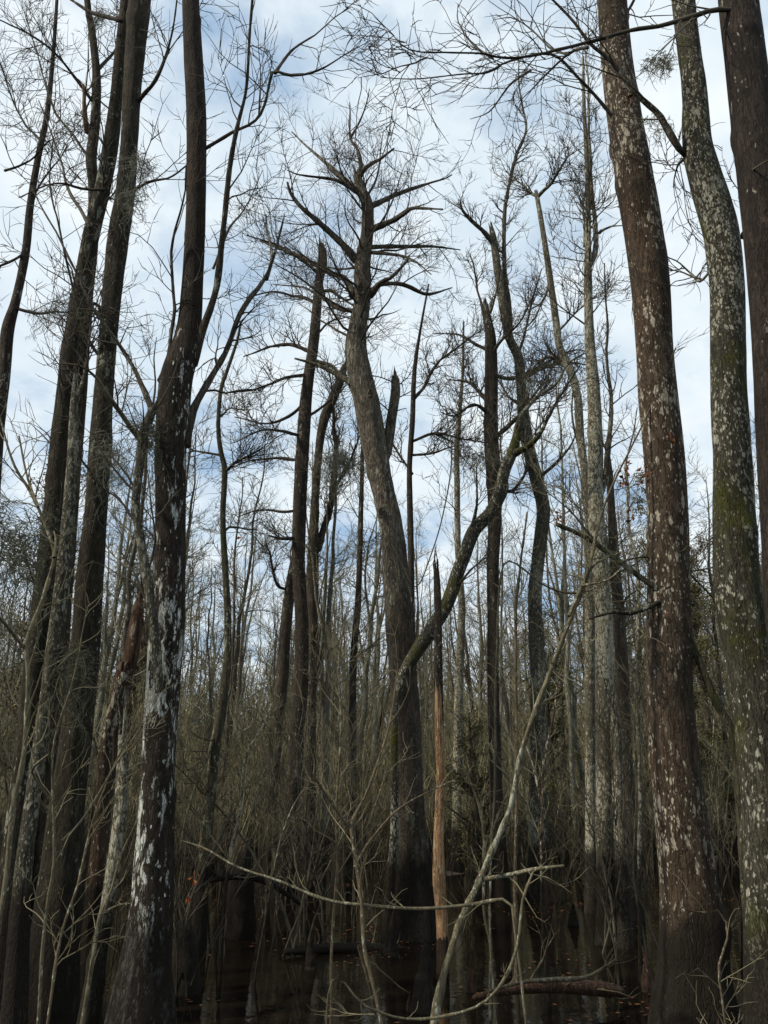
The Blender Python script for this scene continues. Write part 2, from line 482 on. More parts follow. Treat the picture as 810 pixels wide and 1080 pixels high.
# --- the pale grey centre tree with the flat twiggy crown
tree('cypress_tree', 'tall weathered grey tree in the middle with a flat-topped twiggy crown of stubby limbs', 11.5, 'grey',
     [(377, 186, 9), (380, 200, 12), (387, 215, 13), (387, 247, 14), (382, 283, 18), (382, 317, 18), (378, 345, 21), (376, 372, 25), (381, 400, 27), (389, 440, 28), (397, 480, 27), (405, 520, 25),
      (413, 560, 26), (417, 600, 29), (421, 660, 30), (425, 710, 30), (429, 780, 34), (432, 840, 35), (435, 900, 38), (437, 950, 46), (437, 1000, 66)],
     [(.5, [(377, 190, 8), (382, 175, 6), (377, 157, 4.5), (368, 143, 3.5), (365, 107, 2)]), (-.4, [(370, 145, 3), (387, 113, 2.5), (390, 95, 1.5)]),
      (-.8, [(378, 188, 7), (390, 176, 5.5), (403, 167, 5), (419, 159, 4)]), (.9, [(375, 198, 8), (353, 180, 6), (327, 160, 4), (303, 140, 2.5)]),
      (-.8, [(378, 203, 7), (353, 190, 5), (320, 182, 3), (300, 176, 2)]), (-.5, [(376, 275, 10), (357, 253, 9), (337, 233, 8), (320, 218, 7), (309, 203, 6), (305, 190, 4)]),
      (.8, [(372, 312, 9), (363, 293, 8), (345, 283, 6), (313, 263, 5), (297, 257, 4), (270, 250, 3)]), (1.2, [(392, 217, 7), (417, 203, 6), (447, 192, 4), (470, 181, 2.5)]),
      (-1.2, [(390, 243, 9), (410, 233, 7), (427, 225, 6), (440, 218, 5.5), (470, 219, 3)]), (.6, [(391, 261, 6), (420, 257, 5.5), (453, 255, 4.5), (485, 258, 2)]),
      (-.6, [(390, 312, 9), (403, 300, 7), (420, 290, 6), (437, 275, 4)]), (.7, [(391, 306, 5), (405, 300, 5), (430, 304, 6), (453, 311, 5), (480, 306, 2.5)]),
      (-.9, [(390, 266, 5), (420, 270, 4), (440, 279, 3), (457, 294, 2)]), (1.4, [(379, 330, 6), (350, 322, 5), (320, 305, 3.5), (285, 300, 2)]),
      (.4, [(372, 405, 8), (357, 397, 6), (337, 387, 6), (310, 380, 4)], 'mossy'), (-.3, [(387, 235, 5), (383, 215, 4), (398, 190, 3), (405, 150, 1.5)])],
     (200, 1250, 2100), (1.1, .55, .28), trunk_twigs=30, tt_len=1.9, from_trunk=(.72, 1), up=.1, wig=.12, flute=.22, amp=.055, S=32, ring=.045, rmin=.0017, extra=[(.1, 'grey', [(417, 400, 9), (417, 415, 10), (413, 440, 10), (408, 475, 10), (400, 500, 8)])])
_t = TREES['tall weathered grey tree in the middle with a flat-topped twiggy crown of stubby limbs']
_b = np.array(_t.location)
for hx, hy, hs in ((381, 309, 1.0), (391, 420, .6), (402, 545, .7)):
    c_ = pt(hx, hy, 11.5); rr_ = .075 * hs; off = .135 if hy < 400 else .2
    th_ = np.linspace(0, 2 * pi, 17)
    ringp = np.column_stack([c_[0] + np.cos(th_) * rr_ * .62, np.full(17, c_[1] - off) + .02 * np.abs(np.cos(th_)), c_[2] + np.sin(th_) * rr_ * 1.5])
    mb = MB(); mb.tubes(ringp, np.full(17, rr_ * .32) * (1 + .2 * np.sin(3 * th_)), 8); k_ = mb.build('knot_hole', M['grey'], _t, _b)
    inn = np.array([[c_[0], c_[1] - off + .06, c_[2]], [c_[0], c_[1] - off + .01, c_[2]], [c_[0], c_[1] - off, c_[2]]])
    a_ = np.column_stack([np.cos(th_[:-1]) * rr_ * .66, np.zeros(16), np.sin(th_[:-1]) * rr_ * 1.5])
    cc = inn[2]; q_ = np.array([[cc, cc + a_[i], cc + a_[(i + 1) % 16], cc + a_[(i + 2) % 16]] for i in range(0, 16, 2)])
    mb = MB(); mb.quads(q_); o_ = mb.build('hollow_shade_disc', M['black'], k_, _b)  # flat dark disc painted as the shade inside the knot hole
# --- leaning lichen trunk
tree('leaning_tree', 'mossy lichened trunk leaning right across the middle from beside the grey centre tree', 10.9, 'speck_moss',
     [(546, 455, 9), (540, 477, 11), (533, 495, 12), (526, 522, 13), (517, 542, 14), (500, 560, 15), (490, 585, 15), (482, 605, 15), (472, 635, 15), (457, 661, 17), (439, 688, 15), (424, 714, 12), (417, 750, 9), (416, 800, 9), (416, 870, 9), (412, 930, 11), (410, 960, 13)],
     [(-.6, [(540, 480, 9), (560, 470, 7), (575, 455, 5), (590, 425, 4), (612, 385, 2)]), (.5, [(544, 460, 8), (552, 435, 6), (570, 415, 5), (590, 402, 4), (608, 378, 3), (640, 360, 1.5)]),
      (.6, [(525, 535, 7), (535, 515, 4), (528, 480, 3), (532, 440, 2)]), (-.5, [(495, 565, 6), (503, 540, 4), (508, 515, 3), (512, 490, 2)]), (-.4, [(478, 622, 4), (500, 600, 3), (520, 590, 2)])],
     (70, 260, 380), (.8, .4, .22), up=.15, S=20, ring=.05, amp=.05)
# --- white patched tree at left
tree('tree', 'tall dark tree on the left with large white lichen patches down its trunk', 6.4, 'white_patch',
     [(196, -190, 16), (199, -90, 17), (201, 0, 19), (204, 60, 21), (207, 120, 22), (207, 180, 22), (206, 240, 22), (203, 300, 24), (200, 340, 27), (196, 365, 32), (186, 398, 36), (183, 430, 36), (180, 480, 34), (180, 540, 34), (179, 600, 35), (176, 660, 38),
      (172, 720, 38), (167, 800, 38), (164, 880, 42), (160, 960, 48), (154, 1020, 58), (150, 1080, 78)],
     [(.3, [(197, 470, 10), (202, 443, 10), (213, 417, 9), (230, 387, 8), (244, 362, 7), (262, 322, 7), (281, 294, 6), (292, 266, 5), (303, 236, 3)], 'grey'),
      (.5, [(281, 294, 5), (290, 262, 4), (285, 226, 2.5)], 'grey'),
      (-.6, [(205, 385, 9), (211, 350, 10), (217, 325, 9), (224, 283, 8), (230, 235, 7.5), (236, 187, 7), (245, 140, 6), (254, 100, 5), (257, 50, 4.5), (261, 0, 4), (266, -80, 3)], 'brown'),
      (-.4, [(168, 402, 6), (176, 375, 5), (178, 300, 4.5), (182, 247, 4), (190, 217, 3.5), (199, 173, 3)], 'brown'),
      (-.2, [(162, 436, 8), (148, 405, 6), (138, 385, 5), (117, 353, 5), (90, 317, 4.5), (70, 277, 4), (43, 227, 3), (30, 197, 2)], 'grey'),
      (-.7, [(158, 470, 9), (147, 463, 6), (130, 437, 6), (115, 415, 6), (103, 397, 5), (83, 382, 4), (60, 378, 2)], 'stem'),
      (-.3, [(211, 160, 4), (243, 143, 4), (270, 127, 3.5), (284, 85, 4), (290, 77, 4), (313, 82, 3.5), (337, 78, 3), (367, 60, 2), (397, 43, 1.2)], 'twig'),
      (.3, [(290, 77, 4), (299, 62, 3.5), (310, 47, 3), (337, 23, 2), (363, 0, 1.5)], 'twig'), (.6, [(225, 283, 3), (240, 250, 3), (262, 225, 2), (275, 190, 1.5)], 'twig')],
     (90, 330, 450), (.9, .45, .22), up=.12, extra=[(-.25, 'speck', [(161, 432, 9), (151, 458, 10), (147, 493, 9), (143, 533, 9), (148, 567, 9), (153, 600, 10), (158, 627, 10), (164, 680, 11), (168, 730, 9)])], S=30, ring=.03, amp=.018, flute=.15)
# --- double trunk, left
tree('tree', 'dark mossy double-trunked tree left of the white-patched one, stems crossing high up', 7.4, 'dark',
     [(160, -160, 18), (153, -60, 22), (147, 0, 25), (142, 60, 22), (139, 100, 20), (136, 150, 19), (132, 200, 21), (125, 250, 23), (120, 300, 21), (114, 360, 20), (109, 420, 21), (105, 480, 24), (101, 540, 24), (95, 600, 29), (91, 660, 31), (86, 720, 33), (79, 790, 35),
      (71, 860, 40), (62, 960, 50), (50, 1070, 66)],
     [(-.5, [(144, 110, 6), (150, 100, 5), (160, 87, 5), (170, 63, 4), (177, 33, 3), (180, 0, 2.5), (182, -40, 2)], 'brown'), (.6, [(128, 22, 5), (110, 15, 5), (92, 8, 4), (75, 0, 3), (55, -12, 2)], 'brown'),
      (-.4, [(120, 310, 6), (106, 330, 6), (97, 316, 5), (90, 335, 4)], 'dark'), (-.6, [(128, 210, 4), (157, 190, 3.5), (187, 180, 3), (217, 160, 2)], 'twig'),
      (-.7, [(112, 385, 4), (90, 350, 4), (70, 290, 3.5), (50, 200, 3), (46, 140, 2)], 'twig'), (-.3, [(98, 560, 4), (92, 530, 4), (95, 500, 3.5), (78, 470, 3), (82, 420, 3), (86, 395, 2)], 'dark'),
      (-.5, [(110, 200, 4), (80, 195, 3.5), (50, 190, 3), (20, 200, 2)], 'twig'), (.5, [(95, 240, 5), (70, 200, 4), (55, 150, 3), (38, 90, 2)], 'twig')],
     (90, 330, 460), (.95, .45, .22), up=.1, extra=[(.35, 'dark', [(140, -70, 11), (131, 20, 12), (127, 60, 13), (123, 100, 13), (117, 150, 16), (108, 200, 16), (98, 240, 17), (86, 300, 17), (77, 360, 21), (69, 420, 20), (62, 480, 20), (56, 540, 20), (48, 610, 22), (38, 700, 24), (28, 800, 26), (16, 910, 30), (6, 1060, 40)])],
     S=26, ring=.035, amp=.035, flute=.15)
tree('tree', 'slim trunk with silvery lichen blotches rising between the dark stems at the left edge', 6.9, 'speck',
     [(80, 395, 5), (78, 430, 9), (76, 490, 12), (71, 560, 15), (65, 620, 17), (59, 670, 18), (52, 725, 17), (42, 790, 16), (32, 860, 17), (24, 930, 20), (16, 1060, 28)],
     [(.3, [(79, 432, 5), (84, 400, 5), (90, 360, 4), (92, 320, 3)], 'brown')], (30, 80, 90), (.6, .3, .2), S=22, ring=.035, flute=.1)
tree('tree', 'slender upright stem at top left beside a snapped orange splinter', 7.9, 'brown',
     [(88, -80, 6), (92, 0, 7), (97, 33, 8), (102, 83, 9), (100, 133, 11), (96, 167, 12), (99, 200, 12), (97, 260, 13), (90, 330, 14), (84, 420, 15), (76, 520, 16), (66, 650, 18), (54, 800, 20), (40, 960, 24)],
     [(-.2, [(92, 140, 6), (88, 122, 6), (83, 102, 5), (79, 86, 5)], 'snag'), (-.7, [(100, 110, 4), (60, 60, 3), (20, 30, 2.5), (-20, 20, 2)], 'twig'), (.6, [(97, 170, 3.5), (60, 120, 3), (30, 60, 2), (15, 10, 1.5)], 'twig'), (.4, [(102, 75, 4), (122, 40, 3), (135, -10, 2)], 'twig')],
     (80, 300, 430), (1, .45, .22), up=.12, S=16)
tree('tree', 'thin leaning tree at the far left edge with a dark knobbly swelling', 8.6, 'dark2',
     [(62, -40, 3), (58, 33, 4), (50, 117, 6), (40, 167, 7), (32, 217, 8), (27, 267, 9), (17, 317, 10), (8, 350, 14), (4, 400, 13), (-2, 450, 14), (-10, 560, 16), (-22, 760, 18), (-34, 960, 24)],
     [(-.4, [(27, 267, 3), (15, 278, 4), (0, 283, 3), (-20, 290, 2)]), (.5, [(44, 150, 3), (20, 120, 2.5), (5, 60, 2)]), (.3, [(30, 230, 3), (50, 190, 2.5), (75, 150, 2)]), (-.4, [(15, 325, 4), (40, 327, 4), (62, 322, 3), (90, 330, 2)]), (-.5, [(5, 180, 3), (25, 165, 2.5), (60, 140, 2)])],
     (75, 280, 420), (1, .45, .22), S=14)
# --- centre-left trees
tree('tree', 'straight dark trunk with a snapped mossy top left of the grey centre tree', 15.5, 'dark2',
     [(340, 263, 9), (340, 280, 11), (336, 300, 10), (331, 360, 12), (324, 410, 13), (320, 460, 15), (317, 510, 15), (315, 560, 15), (315, 600, 15), (318, 650, 15), (318, 700, 16), (317, 730, 17), (313, 770, 17), (310, 820, 17), (305, 860, 20), (302, 905, 25), (300, 940, 34)],
     [(-.8, [(338, 290, 4), (318, 275, 4), (295, 262, 3.5), (262, 250, 2)]), (.8, [(333, 320, 4), (310, 312, 4), (285, 308, 3), (258, 318, 2)]), (-.8, [(333, 310, 4), (350, 305, 4), (368, 318, 3), (392, 340, 2)]),
      (1.2, [(330, 372, 5), (310, 366, 5), (285, 372, 4), (258, 378, 2)]), (-1, [(327, 395, 5), (300, 398, 4), (270, 410, 3), (240, 415, 2)]), (.8, [(322, 425, 4), (300, 440, 4), (275, 447, 3), (245, 440, 2)]),
      (-.9, [(320, 460, 4), (300, 455, 4), (278, 452, 3), (250, 462, 2)]), (1, [(318, 485, 4), (296, 482, 4), (270, 483, 3), (240, 490, 2)]), (.5, [(316, 538, 4), (298, 540, 4), (275, 538, 3), (250, 545, 2)]), (-.5, [(316, 565, 4), (300, 567, 5), (285, 562, 3)]),
      (-.6, [(329, 380, 5), (350, 385, 5), (365, 402, 4), (384, 430, 2)], 'mossy'), (.9, [(322, 440, 4), (345, 425, 3), (365, 405, 2)]), (.5, [(331, 355, 4), (345, 340, 3), (370, 330, 2)])],
     (150, 700, 1100), (.95, .5, .26), up=.16, rmin=.0028, S=18)
tree('tree', 'forked greyish tree hugging the straight dark trunk with the snapped top', 16.4, 'brown',
     [(364, 385, 6), (358, 403, 10), (349, 425, 11), (342, 442, 11), (337, 470, 9), (333, 520, 9), (331, 560, 11), (330, 593, 13), (329, 660, 13), (328, 720, 13), (327, 800, 13), (325, 900, 16)],
     [(.5, [(335, 580, 9), (339, 565, 9), (348, 527, 8), (353, 470, 6), (351, 430, 4), (345, 395, 2)]), (-.4, [(349, 520, 4), (362, 500, 4), (375, 470, 3), (384, 440, 1.5)]), (.4, [(361, 395, 5), (372, 370, 3), (380, 340, 2)])],
     (110, 420, 700), (.8, .42, .24), rmin=.0028)
tree('tree', 'brown trunk leaning right low behind the straight dark trunk, with a crooked side twig', 17.5, 'brown',
     [(318, 560, 5), (312, 585, 9), (306, 620, 12), (301, 665, 13), (297, 720, 14), (291, 780, 14), (286, 850, 15), (282, 905, 18)],
     [(-.5, [(306, 622, 4), (293, 615, 4), (286, 590, 3), (282, 570, 2)])], (30, 90, 140), (.7, .4, .2))
tree('tree', 'thin dark straight tree just left of the grey centre trunk', 18, 'dark2',
     [(383, 455, 3), (382, 487, 4.5), (380, 560, 6), (378, 627, 7), (373, 693, 8), (372, 760, 8.5), (372, 830, 9), (371, 905, 12)], [], (120, 260, 300), (.7, .35, .2), trunk_twigs=26, from_trunk=(.45, 1), tt_len=1.3, rmin=.0028)
tree('tree', 'thin dark tree rising close behind the right side of the grey centre trunk', 14, 'dark2',
     [(452, 300, 2), (443, 350, 3), (437, 393, 5), (435, 443, 6), (432, 493, 6), (433, 560, 7), (434, 620, 7), (436, 720, 8), (439, 830, 9), (442, 940, 12)],
     [(-.8, [(436, 465, 4), (460, 455, 3.5), (490, 460, 3), (525, 465, 1.5)]), (.7, [(437, 420, 4), (448, 405, 4), (457, 383, 4), (473, 367, 3), (500, 340, 1.5)]), (-.5, [(436, 480, 3), (462, 478, 3), (485, 470, 2)]), (.4, [(435, 500, 3), (420, 470, 3), (400, 440, 2)])],
     (110, 450, 700), (.7, .35, .2), up=.18, rmin=.0026)
tree('tree', 'pale slender tree between the grey centre trunk and the dark branchy one to its right', 20, 'pale',
     [(489, 340, 2), (488, 393, 3.5), (485, 430, 5), (482, 470, 6), (482, 510, 6.5), (483, 577, 7), (487, 643, 8), (484, 720, 10), (483, 787, 11), (482, 853, 11), (482, 905, 14), (482, 920, 20)], [], (60, 160, 200), (.8, .4, .2), trunk_twigs=14, tt_len=1.2, from_trunk=(.55, 1), rmin=.003)
tree('tree', 'dark branchy tree with mossy wandering limbs, right of the pale slender tree', 14.5, 'dark2',
     [(512, 320, 5), (515, 340, 9), (517, 362, 13), (518, 410, 15), (518, 460, 16), (520, 493, 17), (522, 547, 15), (520, 593, 14), (520, 660, 13), (520, 720, 13), (522, 800, 14), (525, 880, 17), (527, 940, 26)],
     [(-.9, [(521, 462, 7), (533, 450, 6), (545, 436, 5), (556, 425, 4), (575, 395, 3), (585, 370, 1.5)], 'mossy'), (.7, [(516, 425, 6), (505, 415, 5), (492, 405, 4), (470, 400, 2)]), (.8, [(514, 350, 5), (505, 325, 4), (500, 300, 3), (492, 270, 2)]),
      (-.6, [(517, 380, 5), (528, 360, 4), (545, 340, 3), (560, 310, 2)]), (1, [(517, 370, 5), (500, 360, 4), (480, 352, 3), (455, 350, 2)]), (-.5, [(514, 335, 4), (522, 310, 3), (530, 280, 2)]), (-.9, [(519, 440, 6), (500, 430, 4), (480, 440, 3), (462, 436, 2)]),
      (.5, [(520, 500, 6), (535, 520, 5), (548, 505, 4), (560, 480, 3)]), (.9, [(518, 395, 6), (540, 400, 5), (565, 390, 4), (600, 372, 3), (620, 375, 1.5)], 'mossy')],
     (150, 680, 1050), (.9, .48, .26), up=.14, rmin=.0026, amp=.045)
# --- the orange snag
def jag(mb, P, R, S, g, mi=0):
    d = bark_disp(P, R, S, .06, g)
    mb.tubes(P, R, S, mi, True, d)


def snag(name, label, Y, pts, parts, seedn, flare=1.2):
    g = np.random.default_rng(seedn)
    P4 = to_ground(world_line(pts, Y), flare); base = P4[0, :3].copy(); base[2] = 0
    root = empty(name, base, label, 'dead tree')
    sm = resample(smooth_line(P4, 120), 110)
    cut = np.array([pt(0, p[0], Y)[2] for p in parts[:-1]] + [-9])
    lo = np.array([c for c in cut])
    z = sm[:, 2]; hi = 99
    for (yy, mname, pname), c in zip(parts, lo):
        k = np.where((z <= hi + .03) & (z > c - .03))[0]
        if len(k) > 2:
            mb = MB(); S = 16
            d = bark_disp(sm[k, :3], sm[k, 3], S, .11, g)
            extra = 1.12 if mname != 'snag' else 1.0
            mb.tubes(sm[k, :3], sm[k, 3] * extra, S, 0, True, d)
            if mname != 'snag' and len(parts) > 1 and c > -5:
                for q in range(22):      # bark strips left hanging where the rest peeled off
                    a = g.uniform(0, 6.3); e = sm[k[0]]; Lq = g.uniform(.08, .75) if q % 3 else g.uniform(.4, 1.3); j = max(k[0] - int(Lq / .05), 0)
                    pp = np.array([e[:3], (e[:3] + sm[j, :3]) / 2, sm[j, :3]]) + np.array([cos(a), sin(a), 0]) * e[3] * .9; pp[0, 2] += .1
                    mb.tubes(pp, np.array([e[3] * .4, e[3] * .25, .003]), 5)
            mb.build(pname, M[mname], root, base)
        hi = c
    mb = MB(); tip = sm[-1]
    for q in range(12):       # splinters
        a = g.uniform(0, 6.3); r = tip[3] * .7
        p = tip[:3] + np.array([cos(a) * r, sin(a) * r, -.08]); h = g.uniform(.12, .4)
        mb.tubes(np.array([p, p + [g.normal() * .01, g.normal() * .01, h * .6], p + [g.normal() * .02, g.normal() * .02, h]]), np.array([r * .55, r * .3, .002]), 5)
    mb.build('splintered_top', M[parts[0][1]], root, base)
    return root


snag('dead_snag', 'slim dead snag stripped to bare orange-tan wood in front of the leaning trunk', 9.4,
     [(460, 600, 5), (461, 620, 6.5), (462, 650, 7), (462, 693, 8), (462, 720, 8), (463, 770, 9), (465, 820, 10), (463, 870, 10), (463, 920, 13), (466, 970, 13), (467, 1020, 14), (467, 1040, 17)],
     [(706, 'dark2', 'bark'), (2000, 'snag', 'bare_wood')], 5)
snag('broken_trunk', 'jagged reddish rotten trunk broken off to a point left of the white-patched tree', 7.9,
     [(147, 632, 5), (146, 645, 11), (143, 665, 14), (138, 695, 15), (128, 727, 17), (118, 770, 17), (111, 820, 16), (105, 880, 17), (98, 960, 20), (92, 1030, 26)],
     [(710, 'rotten', 'rotten_top'), (2000, 'red', 'lower_trunk')], 6)
snag('broken_trunk', 'narrow leaning snapped stem at left covered with pale lichen, between two dark trunks', 6.6,
     [(129, 775, 7), (130, 800, 10), (128, 853, 12), (123, 893, 12), (115, 947, 13), (104, 1003, 16), (97, 1053, 20)], [(2000, 'pale', 'trunk')], 7)
# --- right half
tree('tree', 'crooked grey tree with a broken hooked top standing right of the middle', 14.8, 'speck',
     [(518, 240, 5), (521, 255, 8), (527, 300, 9), (536, 352, 10), (547, 378, 11), (550, 410, 11), (555, 460, 14), (565, 503, 14), (573, 537, 15), (569, 577, 15), (564, 627, 15), (566, 677, 17), (568, 720, 18), (567, 820, 18), (568, 887, 22), (568, 925, 28), (569, 960, 34)],
     [(-.4, [(521, 257, 6), (510, 243, 6), (497, 233, 5), (491, 224, 5), (488, 212, 3)], 'grey'), (.3, [(538, 355, 7), (538, 320, 6), (533, 283, 6), (534, 233, 5.5), (540, 192, 5), (547, 160, 5), (557, 133, 4), (555, 110, 3.5), (552, 80, 2.5), (550, 50, 1.5)], 'grey'),
      (-.7, [(546, 375, 4), (556, 350, 3), (565, 310, 3), (575, 280, 2)]), (.6, [(552, 430, 4), (535, 415, 3), (520, 395, 2)]), (-.6, [(566, 505, 5), (585, 490, 4), (600, 470, 3), (612, 440, 2)]), (.7, [(549, 400, 5), (575, 385, 5), (600, 380, 4), (620, 383, 2)], 'mossy')],
     (140, 600, 1000), (.75, .38, .2), up=.15, rmin=.0024, flute=.2, amp=.035)
tree('tree', 'pale thin tree with a bent Y-shaped fork right of the middle', 13.6, 'pale',
     [(566, 205, 5), (572, 240, 6), (580, 293, 7), (587, 343, 8), (590, 365, 8), (600, 387, 9), (609, 417, 9), (612, 460, 9), (617, 500, 9), (622, 560, 10), (622, 640, 11), (622, 740, 12), (623, 840, 12), (624, 940, 16)],
     [(-.4, [(567, 208, 4), (583, 190, 4), (602, 167, 3)]), (.5, [(567, 207, 4), (555, 198, 3), (540, 190, 2)]), (.4, [(581, 295, 3), (565, 330, 3), (550, 345, 2)]), (-.5, [(588, 350, 3), (610, 330, 2.5), (640, 310, 1.5)]), (.4, [(600, 390, 5), (585, 378, 5), (570, 382, 4), (558, 400, 2)])],
     (120, 420, 700), (.8, .4, .2), rmin=.0024)
tree('tree', 'tall pale lichened tree forking high into two parallel stems, left of the reddish giant', 11, 'pale',
     [(615, 60, 2.5), (616, 110, 4), (620, 200, 5.5), (620, 262, 7), (620, 290, 9), (621, 333, 10), (622, 360, 11), (626, 410, 14), (628, 460, 16), (628, 510, 17), (630, 560, 18), (634, 610, 19), (637, 660, 20), (638, 720, 21), (638, 820, 20), (638, 887, 20), (640, 953, 22), (640, 1010, 28)],
     [(.3, [(621, 282, 7), (630, 262, 6.5), (632, 240, 6), (633, 200, 5), (629, 133, 4.5), (623, 67, 3), (620, 20, 2)]), (-.4, [(632, 246, 4), (645, 236, 3), (660, 228, 2)]), (.5, [(616, 260, 3), (612, 220, 3), (611, 190, 2)]),
      (-.3, [(634, 520, 8), (642, 492, 8), (644, 443, 7), (641, 393, 5), (643, 330, 3.5), (640, 280, 2)], 'brown')],
     (200, 650, 900), (.75, .36, .2), trunk_twigs=34, tt_len=1.1, from_trunk=(.62, 1), rmin=.0022, up=.3, extra=[(-.25, 'pale', [(648, 745, 8), (650, 787, 12), (653, 870, 12), (657, 937, 14), (660, 1003, 17), (661, 1030, 22)])], S=22, ring=.05, flute=.12)
tree('tree', 'brown trunk leaning left behind the forked pale tree, under the hanging dead leaves', 13, 'brown',
     [(640, 470, 4), (643, 500, 7), (645, 540, 9), (649, 600, 12), (653, 650, 13), (656, 700, 14), (659, 780, 15), (663, 860, 16), (668, 950, 22)], [], (50, 120, 150), (.6, .35, .2), trunk_twigs=10, from_trunk=(.5, 1), tt_len=.9)
tree('tree', 'massive reddish-brown trunk flecked with pale lichen, right of the middle', 6.2, 'red',
     [(632, -190, 28), (639, -90, 31), (645, 0, 33), (650, 60, 34), (658, 120, 37), (668, 180, 40), (678, 240, 42), (686, 300, 42), (690, 360, 40), (694, 420, 42), (700, 480, 44), (704, 540, 44), (705, 600, 46), (705, 660, 49), (706, 720, 51), (710, 780, 53),
      (716, 840, 56), (723, 900, 60), (729, 960, 66), (732, 1020, 77), (734, 1080, 96)],
     [(-.5, [(660, 145, 4), (637, 117, 4), (607, 90, 3.5), (577, 70, 3.5), (540, 80, 3), (517, 93, 2.8), (487, 95, 2.4), (437, 102, 1.8), (403, 100, 1.2)], 'twig'), (.3, [(662, 20, 4), (668, 0, 4), (672, -30, 3)], 'brown'),
      (.8, [(560, 74, 3), (530, 90, 2.5), (505, 118, 2), (480, 128, 1.2)], 'twig')],
     (30, 90, 110), (.9, .42, .2), S=36, ring=.03, amp=.014, flute=.16, up=.05)
tree('tree', 'lichen-speckled trunk with green moss bands and a kink, second from the right edge', 5.6, 'speck_moss',
     [(704, -200, 21), (713, -90, 23), (721, 0, 25), (728, 60, 25), (733, 100, 27), (735, 150, 32), (744, 190, 36), (759, 240, 38), (767, 300, 37), (768, 360, 38), (769, 420, 39), (772, 480, 41), (776, 600, 48), (784, 660, 50), (795, 720, 50), (803, 800, 50), (810, 900, 54), (816, 1080, 66)],
     [(-.3, [(724, 163, 9), (716, 156, 8), (697, 123, 8), (673, 103, 7), (657, 87, 6.5), (637, 63, 6), (620, 50, 5.5), (603, 30, 5), (583, 13, 4), (567, 0, 3.5), (540, -30, 2)], 'grey'),
      (.5, [(783, 250, 6), (795, 235, 5), (812, 222, 4)], 'stem'), (.4, [(620, 50, 4), (600, 50, 3.5), (570, 66, 3), (545, 85, 2), (540, 90, 1.5)], 'twig'), (.8, [(750, 285, 3), (738, 292, 4), (725, 285, 3), (705, 268, 2)], 'twig_grey'), (.4, [(725, 165, 4), (712, 170, 3), (706, 190, 1.5)], 'twig')],
     (55, 160, 180), (.8, .4, .2), S=34, ring=.03, amp=.03, up=.05)
tree('tree', 'thick dark smooth trunk at the upper right edge', 5.0, 'black',
     [(764, -200, 36), (772, -90, 39), (779, 0, 42), (786, 60, 43), (793, 120, 45), (802, 200, 46), (810, 280, 46), (816, 360, 46), (822, 480, 47), (830, 600, 49), (842, 800, 55), (858, 1080, 70)],
     [(-.3, [(797, -6, 6), (790, 8, 6), (780, 15, 6), (753, 14, 6), (713, 25, 5.5), (677, 33, 5), (633, 50, 4.5), (590, 62, 4), (540, 66, 3.5), (520, 62, 3.2), (483, 62, 2.8), (450, 61, 2.5), (433, 53, 2.2), (413, 30, 1.8), (390, 20, 1.2)], 'twig'),
      (.4, [(520, 62, 3), (500, 45, 2.5), (488, 20, 2), (484, 0, 1.5)], 'twig'), (-.4, [(450, 61, 2.4), (436, 70, 2), (405, 75, 1.5), (380, 85, 1)], 'twig'), (.6, [(600, 58, 3), (570, 40, 2.5), (540, 25, 2), (510, 22, 1.2)], 'twig'), (-.4, [(800, 180, 4), (795, 170, 3), (812, 150, 2)], 'twig')],
     (45, 120, 120), (.75, .35, .2), S=34, ring=.03, amp=.012, up=.03)
tree('arching_stem', 'mossy arching stem with a flared foot that bends over left beside the right-edge trunk', 6.1, 'mossy',
     [(587, 553, 5), (604, 560, 5), (623, 570, 5.5), (647, 587, 6), (673, 607, 6.5), (700, 627, 7), (717, 650, 7.5), (733, 687, 8), (744, 713, 8), (755, 740, 9), (769, 765, 10), (776, 800, 10), (782, 870, 10), (786, 937, 11), (790, 1000, 16), (796, 1037, 26)],
     [(-.2, [(702, 630, 5), (675, 645, 6), (660, 642, 5), (637, 646, 3)], 'dark'), (-.3, [(640, 582, 3), (620, 560, 2.5), (600, 540, 2), (560, 520, 1.5), (540, 517, 1)], 'stem'), (.3, [(655, 592, 3), (690, 587, 3), (723, 600, 3), (753, 600, 2.5), (787, 593, 2), (812, 585, 1.5)], 'stem'), (.2, [(723, 600, 3), (747, 620, 2.5), (773, 632, 2.5), (810, 637, 2)], 'stem')],
     (60, 120, 60), (.5, .25, .15), tmat='twig_warm', S=14, ring=.04, up=.15)
tree('tree', 'thin mossy crooked tree standing alone right of the white-patched tree', 10.5, 'mossy',
     [(254, 340, 2.5), (250, 360, 3), (240, 390, 4), (233, 412, 4.5), (230, 450, 5), (233, 478, 5.5), (237, 497, 6.5), (235, 543, 6.5), (237, 593, 7), (240, 643, 7.5), (240, 693, 9), (237, 725, 10), (233, 753, 11), (227, 790, 11), (222, 837, 12), (217, 887, 13), (213, 937, 15), (210, 990, 18)],
     [(-.4, [(238, 497, 4), (250, 488, 4), (262, 480, 3), (275, 470, 2)]), (.4, [(233, 480, 3), (215, 479, 3), (200, 480, 2)]), (.4, [(237, 560, 3), (250, 555, 3), (275, 552, 2)]), (-.3, [(230, 760, 5), (215, 800, 4), (205, 830, 4), (197, 870, 4), (193, 900, 3)], 'stem'), (.3, [(231, 440, 3), (245, 430, 2.5), (268, 433, 1.5)])],
     (110, 360, 500), (.7, .34, .18), S=12, amp=.06)
